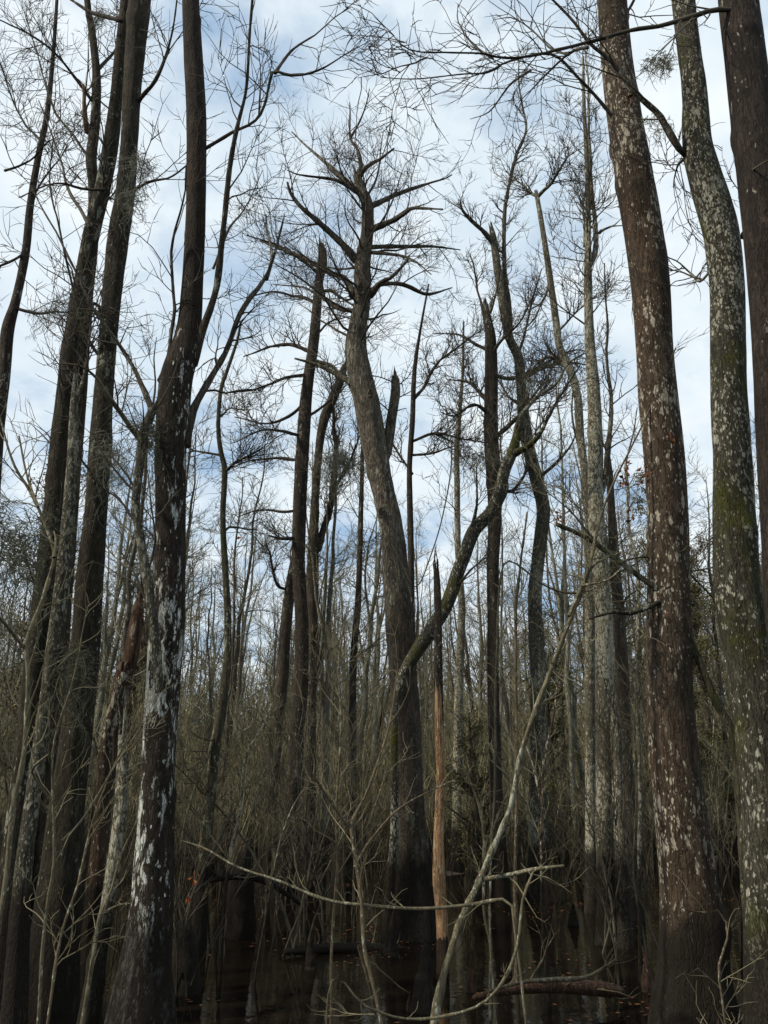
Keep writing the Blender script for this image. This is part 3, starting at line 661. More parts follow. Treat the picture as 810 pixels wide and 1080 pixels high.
# saplings and stems in front
def stem(name, label, Y, pts, dY=0., mat='stem', twigs=(0, 0, 0), tl=(.5, .25, .15), cat='sapling', branches=(), up=.15, ground=True, tmat='twig_warm', group=None):
    """pts root to tip"""
    g = np.random.default_rng(hash_(label))
    P4 = world_line(pts, Y, dY); P4[:, 3] *= .76
    if ground and P4[0, 2] > -.3:
        b = P4[0].copy(); d = P4[0, :3] - P4[1, :3]
        s_ = (P4[0, 2] + .35) / max(-d[2], .05) if d[2] < 0 else 0
        b[:3] += np.clip(d * s_, -1.2, 1.2); b[2] = -.35; b[3] *= 1.1
        P4 = np.vstack([b, P4])
    base = P4[0, :3].copy(); base[2] = max(base[2], 0)
    root = empty(name, base, label, cat, group)
    n = max(12, int(np.linalg.norm(np.diff(P4[:, :3], axis=0), axis=1).sum() / .07))
    s = resample(smooth_line(P4, 80), min(n, 90))
    kk = np.cumsum(g.normal(size=(max(5, len(s) // 4), 3)) * .012, axis=0); kk -= np.linspace(0, 1, len(kk))[:, None] * kk[-1]
    s[:, :3] += resample(kk, len(s)) * .8
    s[:, 3] *= 1 + .35 * (g.uniform(size=len(s)) > .86)
    mb = MB(); mb.tubes(s[:, :3], s[:, 3], 8, 0, True, bark_disp(s[:, :3], s[:, 3], 8, .06, g)); mb.build('stem', M[mat], root, base)
    seeds = [(s[len(s) // 3:, :3], s[len(s) // 3:, 3])]
    for (bdY, bp) in branches:
        Pl = resample(smooth_line(world_line(bp, Y + dY * .5, bdY), 40), 26)
        mb = MB(); mb.tubes(Pl[:, :3], Pl[:, 3], 6, 0, True, bark_disp(Pl[:, :3], Pl[:, 3], 6, .06, g)); mb.build('branch', M[mat], root, base)
        seeds.append((Pl[:, :3], Pl[:, 3]))
    if twigs[0]:
        mb = MB(); crown_from(mb, seeds, twigs, tl, g, up=up, rmin=.0012); mb.build('twigs', M[tmat], root, base)
    return root


stem('leaning_sapling', 'greenish lichened sapling leaning up right from the bottom centre', 5.6,
     [(457, 1080, 10), (462, 1053, 10), (473, 1013, 9), (487, 967, 8.5), (503, 933, 8), (517, 900, 7), (530, 870, 6.5), (540, 843, 6), (550, 797, 6), (560, 770, 6), (575, 722, 6), (590, 677, 6), (603, 643, 5.5), (615, 613, 5), (622, 585, 5), (631, 545, 4), (650, 500, 3), (667, 470, 2.5), (690, 427, 2), (713, 367, 1.3)],
     .5, 'stem', (34, 60, 30), (.5, .25, .12), branches=[(-.3, [(507, 928, 6), (540, 922, 5), (563, 917, 5), (595, 913, 3)]), (.3, [(600, 650, 4), (620, 605, 4), (632, 592, 3), (655, 583, 2)]), (-.2, [(613, 618, 3), (640, 612, 2), (655, 600, 1.5)])])
stem('bowed_stem', 'long thin stem bowed nearly flat across the lower middle', 5.2,
     [(560, 1090, 3), (552, 1010, 3), (547, 975, 3.2), (540, 947, 4), (503, 953, 4.5), (453, 959, 4.5), (393, 955, 4.5), (343, 948, 4), (303, 933, 3.6), (270, 922, 3.2), (247, 912, 3), (217, 895, 2.4), (193, 887, 1.6)], .6, 'stem', (14, 20, 0), (.3, .15, .1))
stem('bowed_stem', 'hooked stem sagging along the bottom edge and rising right to a pale tip', 4.9,
     [(347, 1040, 2.5), (383, 1053, 3), (420, 1066, 3.5), (453, 1068, 3.8), (490, 1062, 4), (513, 1050, 4), (530, 1030, 4), (541, 1007, 4), (547, 980, 4), (551, 947, 3.6), (562, 920, 2.5)], .1, 'stem', (8, 10, 0), (.25, .12, .1))
stem('sapling', 'forked thin tan sapling rising from the bottom edge left of the grey centre trunk', 5.4,
     [(397, 1082, 5), (385, 1030, 5), (378, 997, 5), (377, 950, 5), (372, 907, 5), (367, 870, 5), (383, 838, 3.5), (403, 787, 3), (413, 753, 2.4), (420, 700, 1.5)], .3, 'stem_dark', (26, 50, 30), (.5, .25, .12), branches=[(-.3, [(367, 872, 4), (347, 843, 3), (330, 817, 2.5), (310, 780, 1.5)]), (.2, [(378, 997, 4), (390, 1040, 4), (396, 1070, 3)]), (.2, [(374, 915, 3), (392, 885, 2.5), (425, 850, 2), (480, 822, 1.5)])])
stem('sapling', 'pale crooked sapling with a knuckle bend at the left edge', 4.2,
     [(-12, 1030, 7), (0, 965, 7), (6, 920, 7), (12, 862, 7), (23, 813, 6.5), (27, 770, 6.5), (28, 720, 6), (26, 684, 6), (40, 650, 5.5), (53, 613, 5), (58, 586, 5), (47, 553, 4), (33, 520, 4), (15, 490, 3.5), (0, 440, 2.5)], .3, 'stem', (26, 50, 20), (.5, .25, .12), branches=[(-.2, [(26, 684, 4), (12, 666, 3.5), (-2, 650, 3)]), (.1, [(57, 588, 4), (59, 572, 2.5), (57, 560, 1.5)]), (.4, [(40, 535, 3), (28, 500, 2.5), (20, 460, 2)])])
stem('sapling', 'thin pale sapling curving up in front of the dark bases at lower left', 4.6,
     [(42, 1080, 5), (48, 1010, 5), (53, 970, 4.5), (62, 920, 4), (63, 887, 4), (60, 853, 3.5), (57, 800, 3.2), (66, 760, 3), (78, 720, 2.2), (92, 640, 1.4)], .2, 'stem', (26, 46, 30), (.45, .22, .12), branches=[(.2, [(66, 887, 3), (90, 860, 2.5), (120, 810, 2), (152, 762, 1.5)]), (-.2, [(58, 850, 3), (38, 822, 2.5), (35, 810, 2.5), (52, 795, 2)])])
stem('sapling', 'thin olive stem leaning right low beside the lichen-covered snapped stem', 4.8,
     [(50, 1082, 4), (60, 1020, 4), (70, 975, 3.8), (85, 930, 3.4), (95, 880, 3), (110, 830, 2.5), (128, 790, 2), (150, 745, 1.5)], .3, 'stem_dark', (26, 40, 20), (.4, .2, .12))
stem('sapling', 'short bent stem with torn pale bark at the foot of the white-patched tree', 5.0,
     [(92, 1030, 6), (98, 990, 5), (103, 965, 4.5), (115, 940, 3.5), (125, 905, 3), (145, 865, 2)], .1, 'stem', (8, 10, 0), (.25, .12, .1), branches=[(0, [(110, 962, 3), (125, 955, 2.5), (138, 953, 2)])])
stem('sapling', 'pale leafless sapling with drooping dead leaves in front of the lichened cluster', 9.0,
     [(676, 990, 5), (674, 900, 5), (673, 760, 5), (672, 640, 5), (670, 593, 4.5), (663, 560, 4.5), (662, 520, 4), (660, 490, 3), (668, 455, 2), (672, 430, 1.3)], 0, 'pale', (30, 70, 60), (.6, .3, .15))
stem('sapling', 'tan sapling rising beside the crooked grey tree, left of its foot', 8.5,
     [(547, 1040, 6), (545, 980, 5.5), (543, 900, 5), (544, 820, 5), (546, 740, 4.5), (545, 650, 4), (550, 600, 3), (556, 540, 2)], 0, 'stem_dark', (30, 70, 60), (.6, .3, .15))
stem('sapling', 'reddish-stemmed sapling between the crooked grey tree and the forked pale tree', 8.2,
     [(578, 1045, 6), (576, 1000, 6), (573, 930, 5), (572, 860, 4.5), (575, 800, 4), (583, 760, 3), (588, 720, 2)], 0, 'red', (26, 50, 40), (.5, .25, .15), branches=[(.2, [(573, 855, 3), (563, 810, 3), (556, 790, 2), (545, 770, 1.5)])])
stem('sapling', 'arched tan sapling bowing right of the bare orange snag', 7.6,
     [(518, 1040, 4), (517, 1000, 4), (508, 960, 4), (507, 900, 3.6), (505, 860, 3.4), (497, 830, 3), (486, 806, 2.5), (470, 800, 1.6)], 0, 'stem', (14, 26, 10), (.4, .2, .1))
stem('sapling', 'white crooked twiggy stem left of the straight dark trunk near the water', 9.5,
     [(238, 955, 4), (241, 910, 4), (246, 880, 3.6), (253, 850, 4), (256, 820, 4), (262, 790, 3.6), (275, 770, 2.4), (288, 740, 1.5)], 0, 'pale', (16, 30, 16), (.4, .2, .12))
stem('sapling', 'thin pale sapling sloping right in the dark gap beside the straight dark trunk', 9.0,
     [(292, 910, 3), (296, 890, 3), (302, 870, 2.8), (310, 850, 2.4), (322, 830, 1.6)], 0, 'pale', (10, 16, 10), (.3, .18, .1))
stem('sapling', 'twiggy upright sapling under the bowed stem at lower left of centre', 7.2,
     [(350, 1050, 4), (352, 980, 4), (358, 920, 4), (357, 850, 3.6), (362, 780, 3), (360, 700, 2.4), (366, 640, 1.5)], 0, 'stem_dark', (36, 90, 90), (.6, .3, .15))
stem('sapling', 'slim twig-tipped sapling near the right edge, before the arching stem', 4.9,
     [(764, 1075, 3.5), (758, 1020, 3), (768, 985, 3), (760, 960, 2.5), (735, 962, 2), (715, 955, 1.2)], 0, 'stem_dark', (12, 20, 10), (.3, .15, .1))
stem('sapling', 'looping olive stem sagging between the crooked grey tree and the arching stem', 7.4,
     [(520, 1040, 3), (517, 930, 3), (520, 800, 3), (525, 690, 3), (530, 610, 3), (540, 593, 3), (573, 617, 3), (600, 625, 2.8), (627, 620, 2.4), (647, 607, 1.6)], 0, 'stem', (16, 30, 16), (.4, .2, .12))
stem('vine', 'thin dark vine sagging between the grey centre tree and the dark branchy tree', 9.5,
     [(398, 640, 1.8), (410, 575, 1.8), (425, 595, 1.8), (440, 620, 1.8), (455, 590, 1.8), (470, 540, 1.8), (478, 480, 1.8), (470, 430, 1.4)], 0, 'twig', (8, 12, 0), (.4, .2, .12), cat='vine', ground=False)

# ------------------------------------------------------------------ cypress knees, stump, logs
def blob_cone(name, label, Y, x, ybase, ytop, wbase, mat, cat, seedn, lean=0., blunt=.25, group=None, parent=None):
    g = np.random.default_rng(seedn)
    b = pt(x, ybase, Y); tp = pt(x + lean, ytop, Y); b[2] = min(b[2], -.12)
    r0 = wbase * .5 * mpp(b); n = 26
    t = np.linspace(0, 1, n)
    P = b[None] * (1 - t[:, None]) + tp[None] * t[:, None] + np.cumsum(g.normal(size=(n, 3)) * .004, axis=0)
    R = r0 * ((1 - t) ** 1.3 * (1 - blunt) + blunt * np.sqrt(np.clip(1 - t ** 3, 0, 1)))
    mb = MB(); mb.tubes(P, np.maximum(R, .002), 18, 0, True, bark_disp(P, R, 18, .07, g, .12))
    base = b.copy(); base[2] = 0
    o = mb.build(name, M[mat], None, base)
    return tag(o, label, cat, group)


kl = [('pointed mossy green cypress knee at the foot of the bare orange snag', 7.9, 446, 1060, 984, 34, 'mossy', 3),
      ('small reddish cypress knee left of the mossy pointed one', 7.9, 431, 1060, 1045, 11, 'rotten', 1),
      ('slim reddish cypress knee poking from dark water right of the leaning sapling', 8.6, 497, 1045, 982, 12, 'rotten', 0),
      ('small rusty cypress knee beside the fallen log', 8.9, 607, 1020, 1009, 13, 'rotten', 0),
      ('rounded rusty cypress knee left of the reddish massive trunk', 8.6, 682, 1035, 1000, 18, 'rotten', 0),
      ('brown cypress knee against the foot of the grey centre tree', 10.4, 412, 1005, 955, 20, 'dark2', 2),
      ('low brown cypress knee far back left of the forked pale tree', 12.4, 604, 985, 950, 16, 'brown', 0),
      ('dark cypress knee in the water behind the bowed stem at left', 9.6, 330, 1025, 985, 18, 'dark', 0)]
for i, (lb, Y, x, yb, yt, w, m_, ln) in enumerate(kl):
    blob_cone('cypress_knee', lb, Y, x, yb, yt, w, m_, 'cypress knee', 40 + i, ln)
blob_cone('tree_stump', 'black rotten stump with a broad ragged top left of the straight dark trunk', 11.5, 254, 975, 878, 32, 'dark2', 'tree stump', 61, 2, .95)
blob_cone('tree_stump', 'dark mossy stump between the white-patched tree and the thin crooked one', 8.6, 197, 1050, 968, 34, 'mossy', 'tree stump', 62, -3, .8)


def log(label, Y, pts, dY, mat, seedn, twig=(5, 8, 4)):
    g = np.random.default_rng(seedn)
    P4 = world_line(pts, Y, dY); base = P4[0, :3].copy()
    root = empty('fallen_log', base, label, 'fallen log')
    s = resample(smooth_line(P4, 60), 50)
    pc, rc = capped(s[:, :3], s[:, 3]); mb = MB(); mb.tubes(pc, rc, 14, 0, True, bark_disp(pc, rc, 14, .07, g)); mb.build('log', M[mat], root, base)
    mb = MB(); crown_from(mb, [(s[:, :3], s[:, 3])], twig, (.5, .3, .15), g, up=.25, rmin=.0016); mb.build('broken_branches', M['stem_dark'], root, base)


log('reddish fallen log lying in the water at lower right', 7.7, [(500, 1052, 6), (540, 1043, 10), (590, 1040, 14), (633, 1043, 15), (655, 1046, 10)], .3, 'rotten', 71)
log('thin fallen branch resting above the reddish log', 7.3, [(515, 1046, 3), (550, 1036, 4), (590, 1033, 5), (620, 1030, 4), (650, 1012, 3)], .4, 'stem_dark', 72)
log('dark sunken log crossing the water at the foot of the leaning tree', 10.2, [(300, 1004, 6), (350, 1000, 10), (400, 1002, 12), (470, 1008, 9)], .8, 'dark', 73)
log('brown broken branch caught against the stump at left of centre', 10.5, [(215, 930, 4), (245, 925, 6), (280, 930, 6), (330, 962, 3)], .4, 'brown', 74)

# ------------------------------------------------------------------ hanging moss and dead leaves
def moss(label, Y, x, y, w, h, n, seedn, mat='smoss', dep=.15, thick=.0022, top_line=None):
    g = np.random.default_rng(seedn)
    K = 9; out = np.zeros((n, K, 3)); c = pt(x, y, Y); s = mpp(c)
    for i in range(n):
        if top_line:
            q = g.uniform(0, len(top_line) - 1); k = min(int(q), len(top_line) - 2); f = q - k
            px = top_line[k][0] * (1 - f) + top_line[k + 1][0] * f; py = top_line[k][1] * (1 - f) + top_line[k + 1][1] * f + g.normal() * h * .12; px += g.normal() * 4
        else:
            px = x + g.normal() * w * .3; py = y + g.normal() * h * .08
        p = pt(px, py, Y + g.normal() * dep); L = h * s * (.12 + .95 * g.uniform() ** 1.8)
        d = np.zeros(2)
        for k in range(K):
            out[i, k] = [p[0] + d[0], p[1] + d[1], p[2] - L * k / (K - 1)]
            d += g.normal(size=2) * .02 * (h * s / .4 + .3)
    R = np.full((n, K), thick) * g.uniform(.6, 1.4, (n, 1)); R[:, -1] = .0006
    mb = MB(); mb.tubes(out, R, 3)
    P2, R2 = grow(out, R, n * 5, .1, g, 5, (.4, 1.5), -.25, .8, rs=.7, rmin=.0007)
    mb.tubes(P2, R2, 3)
    o = mb.build('spanish_moss', M[mat], None, tuple(c))
    return tag(o, label, 'spanish moss')


moss('fuzzy grey tuft of spanish moss on the dark double trunk at top left', 7.1, 148, 168, 22, 60, 90, 81)
moss('long thin spanish moss strand under the tufted one on the dark double trunk', 7.1, 139, 205, 12, 60, 60, 82)
moss('small spanish moss tuft hanging in the open sky between the two big right trunks', 5.5, 696, 62, 30, 30, 60, 83)
moss('wispy spanish moss hanging in the top right gap below the round tuft', 5.5, 693, 125, 20, 40, 22, 84)
moss('beard of spanish moss at the mossy crotch of the white-patched tree', 6.2, 157, 445, 20, 80, 100, 85, 'smoss_dark')
moss('broad dark curtain of spanish moss sagging at the left edge', 6.2, 22, 560, 60, 130, 260, 86, 'smoss_dark', .35, .0022, [(-25, 500), (-5, 520), (10, 560), (22, 580), (38, 565), (52, 530)])
moss('grey spanish moss hanging along the dark double trunk below its crotch', 7.0, 117, 470, 20, 90, 70, 87)
moss('spanish moss veil low between the lichened stem and the dark double trunk', 6.9, 78, 690, 26, 120, 110, 88, 'smoss_dark')
moss('spanish moss fringe beside the knobbly foot of the far-left leaning tree', 8.4, 58, 325, 40, 40, 80, 89, 'smoss', .2, .002, [(35, 327), (50, 327), (66, 322), (80, 326)])
moss('grey spanish moss clump on the forked greyish tree', 16, 358, 480, 34, 60, 180, 90, 'smoss', .3, .004)
moss('spanish moss strands drooping from the dark branchy tree at right of centre', 14, 498, 478, 40, 50, 90, 91, 'smoss', .3, .0035)
moss('spanish moss strands under the mossy limb right of the dark branchy tree', 14, 566, 398, 50, 40, 110, 92, 'smoss', .3, .0035, [(545, 400), (565, 392), (590, 382)])
moss('pale spanish moss wisp near the top of the slender upright stem', 7.8, 104, 15, 8, 36, 50, 93)


def leaf_cluster(label, Y, x, y, w, n, seedn, mat='dleaf', size=.05):
    g = np.random.default_rng(seedn)
    c = pt(x, y, Y); s = mpp(c) * w * .5
    ctr = c + g.normal(size=(n, 3)) * s * np.array([.5, .5, .8])
    a = unit(g.normal(size=(n, 3)) + [0, 0, -1.2]); b = unit(np.cross(a, g.normal(size=(n, 3))))
    nn = np.cross(a, b); sz = size * g.uniform(.6, 1.2, (n, 1))
    # each leaf: two folded curled quads
    q1 = np.stack([ctr, ctr + a * sz * .5 + b * sz * .3 + nn * sz * .15, ctr + a * sz, ctr + a * sz * .5 - nn * sz * .05], 1)
    q2 = np.stack([ctr, ctr + a * sz * .5 - nn * sz * .05, ctr + a * sz, ctr + a * sz * .5 - b * sz * .3 + nn * sz * .15], 1)
    mb = MB(); mb.quads(np.concatenate([q1, q2]))
    mb.tubes(np.array([c + [0, 0, s * 1.4], c + [.004, 0, 0], c - [0, 0, s]]), np.array([.003, .0025, .001]), 4)
    o = mb.build('dead_leaf_cluster', M[mat], None, tuple(c))
    return tag(o, label, 'dead leaves')


for i, a in enumerate([('curled brown dead leaves left of the reddish massive trunk, upper clump', 5.9, 661, 493, 12, 14), ('curled brown dead leaves hanging just below the upper clump left of the massive trunk', 5.9, 657, 508, 10, 12),
                       ('brown dead leaves against the left side of the reddish massive trunk', 5.8, 680, 497, 11, 13), ('small dead leaf clump higher on the face of the reddish massive trunk', 5.8, 707, 460, 8, 8),
                       ('dead leaves at the tip of the arching stem', 6.0, 588, 546, 10, 10), ('single pair of dead leaves beside the forked pale tree', 6.2, 665, 541, 8, 5),
                       ('dead brown leaves lodged high on the face of the reddish massive trunk', 5.7, 663, 105, 10, 12)]):
    leaf_cluster(*a, 100 + i, 'dleaf', .05 if a[1] < 8 else .06)
leaf_cluster('orange dead leaves near the water right of the white-patched tree', 8, 205, 927, 9, 9, 120, 'oleaf', .05)
leaf_cluster('rusty red leaf in the sky right of the thin mossy crooked tree', 10, 255, 568, 6, 4, 121, 'oleaf', .06)
leaf_cluster('orange leaf pair just under the other orange leaves near the water', 8, 199, 947, 6, 4, 122, 'oleaf', .05)

# ------------------------------------------------------------------ background trees
def bg_tree_mesh(seedn, h, r, nb, mat, tm, style=0, fine=1.0):
    g = np.random.default_rng(seedn)
    n = 22; t = np.linspace(0, 1, n)
    x = np.cumsum(g.normal(size=n) * .035) + g.normal() * .6 * t; y = np.cumsum(g.normal(size=n) * .035)
    P4 = np.column_stack([x, y, -.4 + t * (h + .4), r * (1 - t) ** .75 * (1 + .6 * np.exp(-t * h * 1.4)) + .008])
    mb = MB(); sm = resample(smooth_line(P4, 60), 44)
    mb.tubes(sm[:, :3], sm[:, 3], 9, 0, True, bark_disp(sm[:, :3], sm[:, 3], 9, .04, g))
    P = sm[None, :, :3]; R = sm[None, :, 3]
    seeds = []
    if style == 1:     # forked
        P2, R2 = grow(P, R, 3, h * .45, g, 12, (.15, .35), .3, .07, rs=.75, rmax=.2, t0=.35, t1=.6, rmin=.006, lentaper=0)
        mb.tubes(P2, R2, 7); P = np.concatenate([resample(sm, 12)[None, :, :3], P2]); R = np.concatenate([resample(sm, 12)[None, :, 3], R2])
    P2, R2 = grow(P, R, nb, h * .2, g, 8, (.7, 1.4), .14, .17, rs=.3, rmax=.03, t0=.32, t1=1, rmin=.004)
    mb.tubes(P2, R2, 4, 1)
    P3, R3 = grow(P2, R2, int(nb * 6 * fine), h * .08, g, 5, (.4, 1.1), .2, .2, rmin=.0034); mb.tubes(P3, R3, 3, 1)
    P4_, R4 = grow(P3, R3, int(nb * 16 * fine), h * .03, g, 4, (.4, 1.1), .2, .2, rmin=.003); mb.tubes(P4_, R4, 3, 1)
    return mb.mesh('background_tree', [mat, tm])


variants = []
for i in range(12):
    hh = [13, 11.5, 14, 9, 12, 10, 15, 8, 12.5, 7, 10.5, 13.5][i]; rr = [.1, .075, .125, .055, .09, .05, .14, .045, .08, .04, .095, .065][i]
    variants.append(bg_tree_mesh(200 + i, hh, rr, [34, 30, 40, 26, 34, 24, 44, 22, 34, 20, 30, 30][i], M['bg'][i % 3], M['twig_grey'] if i % 2 else M['twig_warm'], i % 2 == 0))

zone_lab = [('slender bare tree standing deep in the swamp behind the left trunks', 'bare trees far back on the left'),
            ('slender bare tree standing deep in the swamp behind the centre trunks', 'bare trees far back in the middle'),
            ('slender bare tree standing deep in the swamp behind the right trunks', 'bare trees far back on the right')]
g = np.random.default_rng(5)
count = 0; placed = []
while count < 185:
    Y = 15 + 32 * g.uniform() ** .8; x = g.uniform(-.56, .56) * Y
    if Y < 19 and g.uniform() < .5: continue
    if any((x - a) ** 2 + (Y - b) ** 2 < .7 for a, b in placed): continue
    placed.append((x, Y))
    z = 0 if x / Y < -.16 else (2 if x / Y > .16 else 1)
    s = g.uniform(.75, 1.1)
    if z == 1: s *= .82
    o = bpy.data.objects.new('background_tree', variants[g.integers(12)])
    C.objects.link(o); o.location = (x, Y, 0); o.rotation_euler = (g.normal() * .035, g.normal() * .035, g.uniform(0, 6.3)); o.scale = (s, s, s * g.uniform(.9, 1.1))
    tag(o, zone_lab[z][0], 'tree', zone_lab[z][1]); count += 1

# thin understorey saplings
sap = []
for i in range(6):
    g2 = np.random.default_rng(300 + i); mb = MB()
    ns = 5; h = 3.4
    st = np.zeros((ns, 12, 3)); b = g2.normal(size=(ns, 3)) * .12; b[:, 2] = -.2
    d = unit(np.column_stack([g2.normal(size=(ns, 2)) * .22, np.ones(ns)])); st[:, 0] = b
    for k in range(1, 12):
        st[:, k] = st[:, k - 1] + d * h / 11 * g2.uniform(.6, 1.1); d = unit(d + g2.normal(size=(ns, 3)) * .1)
    R = np.linspace(.016, .003, 12)[None] * g2.uniform(.6, 1.2, (ns, 1))
    mb.tubes(st, R, 5)
    P2, R2 = grow(st, R, 60, .8, g2, 6, (.3, .9), .25, .18, rmin=.002, t0=.2); mb.tubes(P2, R2, 3)
    P3, R3 = grow(P2, R2, 230, .35, g2, 4, (.4, 1.), .2, .2, rmin=.0018); mb.tubes(P3, R3, 3)
    sap.append(mb.mesh('bare_shrub', [M['twig'] if i % 2 else M['brush']]))
sl = [('bare many-stemmed shrub growing from the dark water among the left trunks', 'bare shrubs on the left'),
      ('bare many-stemmed shrub growing from the dark water among the middle trunks', 'bare shrubs in the middle'),
      ('bare many-stemmed shrub growing from the dark water among the right trunks', 'bare shrubs on the right')]
cnt = 0
while cnt < 118:
    Y = 7.8 + 20 * g.uniform(); x = g.uniform(-.52, .52) * Y
    if Y < 10 and abs(x) < 1.6: continue
    if Y < 9.5 and g.uniform() < .4: continue
    z = 0 if x / Y < -.16 else (2 if x / Y > .16 else 1); s = g.uniform(.6, 1.25)
    o = bpy.data.objects.new('bare_shrub', sap[g.integers(6)]); C.objects.link(o)
    o.location = (x, Y, 0); o.rotation_euler = (0, 0, g.uniform(0, 6.3)); o.scale = (s, s, s)
    tag(o, sl[z][0], 'shrub', sl[z][1]); cnt += 1

# the far wood all round, unseen rear added to shade the lower view: one mass nobody could count
mb = MB(); NT = 1650
front = g.uniform(size=NT) < .82
ang = np.where(front, g.uniform(-.66, .66, NT), g.uniform(.66, 2 * pi - .66, NT))
rad = np.where(front, 33 + 50 * g.uniform(size=NT), 9 + 45 * g.uniform(size=NT) ** .8)
bx = np.sin(ang) * rad; by = np.cos(ang) * rad
ok = ~((by > 0) & (np.abs(bx) < .6 * by + 2) & (rad < 30)); ok &= (rad > 8); ok &= ~((np.abs(np.angle(np.exp(1j * (ang - radians(252))))) < .6) & (rad < 22))
bx, by, rad = bx[ok], by[ok], rad[ok]; n = len(bx); hh = g.uniform(4, 11, n)
K = 7; t = np.linspace(0, 1, K)
P = np.zeros((n, K, 3)); P[:, :, 0] = bx[:, None] + np.cumsum(g.normal(size=(n, K)) * .14, 1); P[:, :, 1] = by[:, None] + np.cumsum(g.normal(size=(n, K)) * .14, 1)
P[:, :, 2] = -.3 + hh[:, None] * t
R = (hh * .0065 * g.uniform(.4, 1.3, n))[:, None] * (1 - t * .85)[None]
mb.tubes(P, R, 6, 0)
P2, R2 = grow(P, R, n * 20, 2.3, g, 5, (.4, 1.2), .2, .16, rs=.35, rmax=.035, t0=.1, rmin=.007); mb.tubes(P2, R2, 3, 1)
P3, R3 = grow(P2, R2, n * 90, 1.1, g, 3, (.4, 1.1), .2, .2, rmin=.006); mb.tubes(P3, R3, 3, 1)
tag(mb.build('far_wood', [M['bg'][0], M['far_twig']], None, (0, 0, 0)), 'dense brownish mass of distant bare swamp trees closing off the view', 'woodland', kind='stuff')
# pole thicket in front of it
mb = MB(); NT = 3900
front = g.uniform(size=NT) < .93
ang = np.where(front, g.uniform(-.62, .62, NT), g.uniform(.62, 2 * pi - .62, NT)); rad = 17 + 40 * g.uniform(size=NT) ** .8
ht = g.uniform(1.5, 8, NT) * np.clip(rad / 34, .5, 1.15)
P = np.zeros((NT, 7, 3)); P[:, 0] = np.column_stack([np.sin(ang) * rad, np.cos(ang) * rad, np.full(NT, -.1)])
d = unit(np.column_stack([g.normal(size=(NT, 2)) * .2, np.ones(NT)]))
for k in range(1, 7):
    P[:, k] = P[:, k - 1] + d * (ht / 6)[:, None]; d = unit(d + g.normal(size=(NT, 3)) * .13)
R = np.linspace(.022, .005, 7)[None] * (ht / 4)[:, None]; mb.tubes(P, R, 4)
P2, R2 = grow(P, R, NT * 9, 1.1, g, 4, (.3, 1.), .25, .2, rmin=.0035, t0=.1); mb.tubes(P2, R2, 3)
P3, R3 = grow(P2, R2, NT * 26, .55, g, 3, (.3, 1.), .2, .2, rmin=.0035, t0=.05); mb.tubes(P3, R3, 3)
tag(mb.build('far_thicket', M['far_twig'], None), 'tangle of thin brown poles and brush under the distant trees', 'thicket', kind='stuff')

# evergreens far back
def evergreen(label, Y, x, y0, y1, w, n, seedn, mat):
    g = np.random.default_rng(seedn)
    b = pt(x, y1, Y); b[2] = 0; top = pt(x, y0, Y); h = top[2]; rad_ = w * .5 * mpp(top)
    root = empty('evergreen_tree', b, label, 'tree')
    P4 = np.array([[b[0], b[1], -.3, .13], [b[0] + .05, b[1], h * .4, .09], [b[0], b[1] + .1, h, .02]])
    mb = MB(); sm = add_trunk(mb, P4, 10, .03, g, ring=.2); mb.build('trunk', M['brown'], root, b)
    mb = MB()
    P2, R2 = grow(sm[None, :, :3], sm[None, :, 3], 60, rad_ * 1.5, g, 6, (.8, 1.3), .15, .15, rs=.35, rmax=.03, t0=.15, t1=1, rmin=.004, lentaper=.6); mb.tubes(P2, R2, 4, 1)
    P3, R3 = grow(P2, R2, 380, rad_ * .45, g, 5, (.4, 1.1), .1, .2, rmin=.003); mb.tubes(P3, R3, 3, 1)
    k = g.integers(0, len(P3), n); f = g.integers(1, 5, n)
    c = P3[k, f] + g.normal(size=(n, 3)) * .07
    a = unit(g.normal(size=(n, 3))); bb = unit(np.cross(a, g.normal(size=(n, 3)))); s = g.uniform(.02, .055, (n, 1))
    mb.quads(np.stack([c, c + a * s + bb * s * .35, c + a * s * 2, c + a * s - bb * s * .35], 1), 0)
    mb.build('crown', [M[mat], M['twig']], root, b)


evergreen('olive-leaved evergreen half hidden behind the reddish massive trunk at right', 20, 738, 520, 900, 90, 17000, 1, 'green')
evergreen('rust-tinged evergreen showing in the gap left of the right-edge speckled trunk', 25, 762, 590, 900, 110, 17000, 2, 'rusty')
evergreen('small olive evergreen behind the crooked grey tree', 22, 585, 650, 900, 70, 10000, 3, 'green')
evergreen('brownish leafy tree behind the moss curtain at the left edge', 17, 14, 500, 900, 110, 5000, 4, 'rusty')
evergreen('low olive bush tree right of the bare orange snag', 17, 500, 760, 900, 80, 1800, 5, 'green')
evergreen('rusty leafy tree behind the thin lichened stems between the left trunks', 24, 122, 620, 900, 80, 10000, 6, 'rusty')
evergreen('faint olive tree behind the forked pale tree', 27, 668, 600, 900, 80, 10000, 7, 'green')

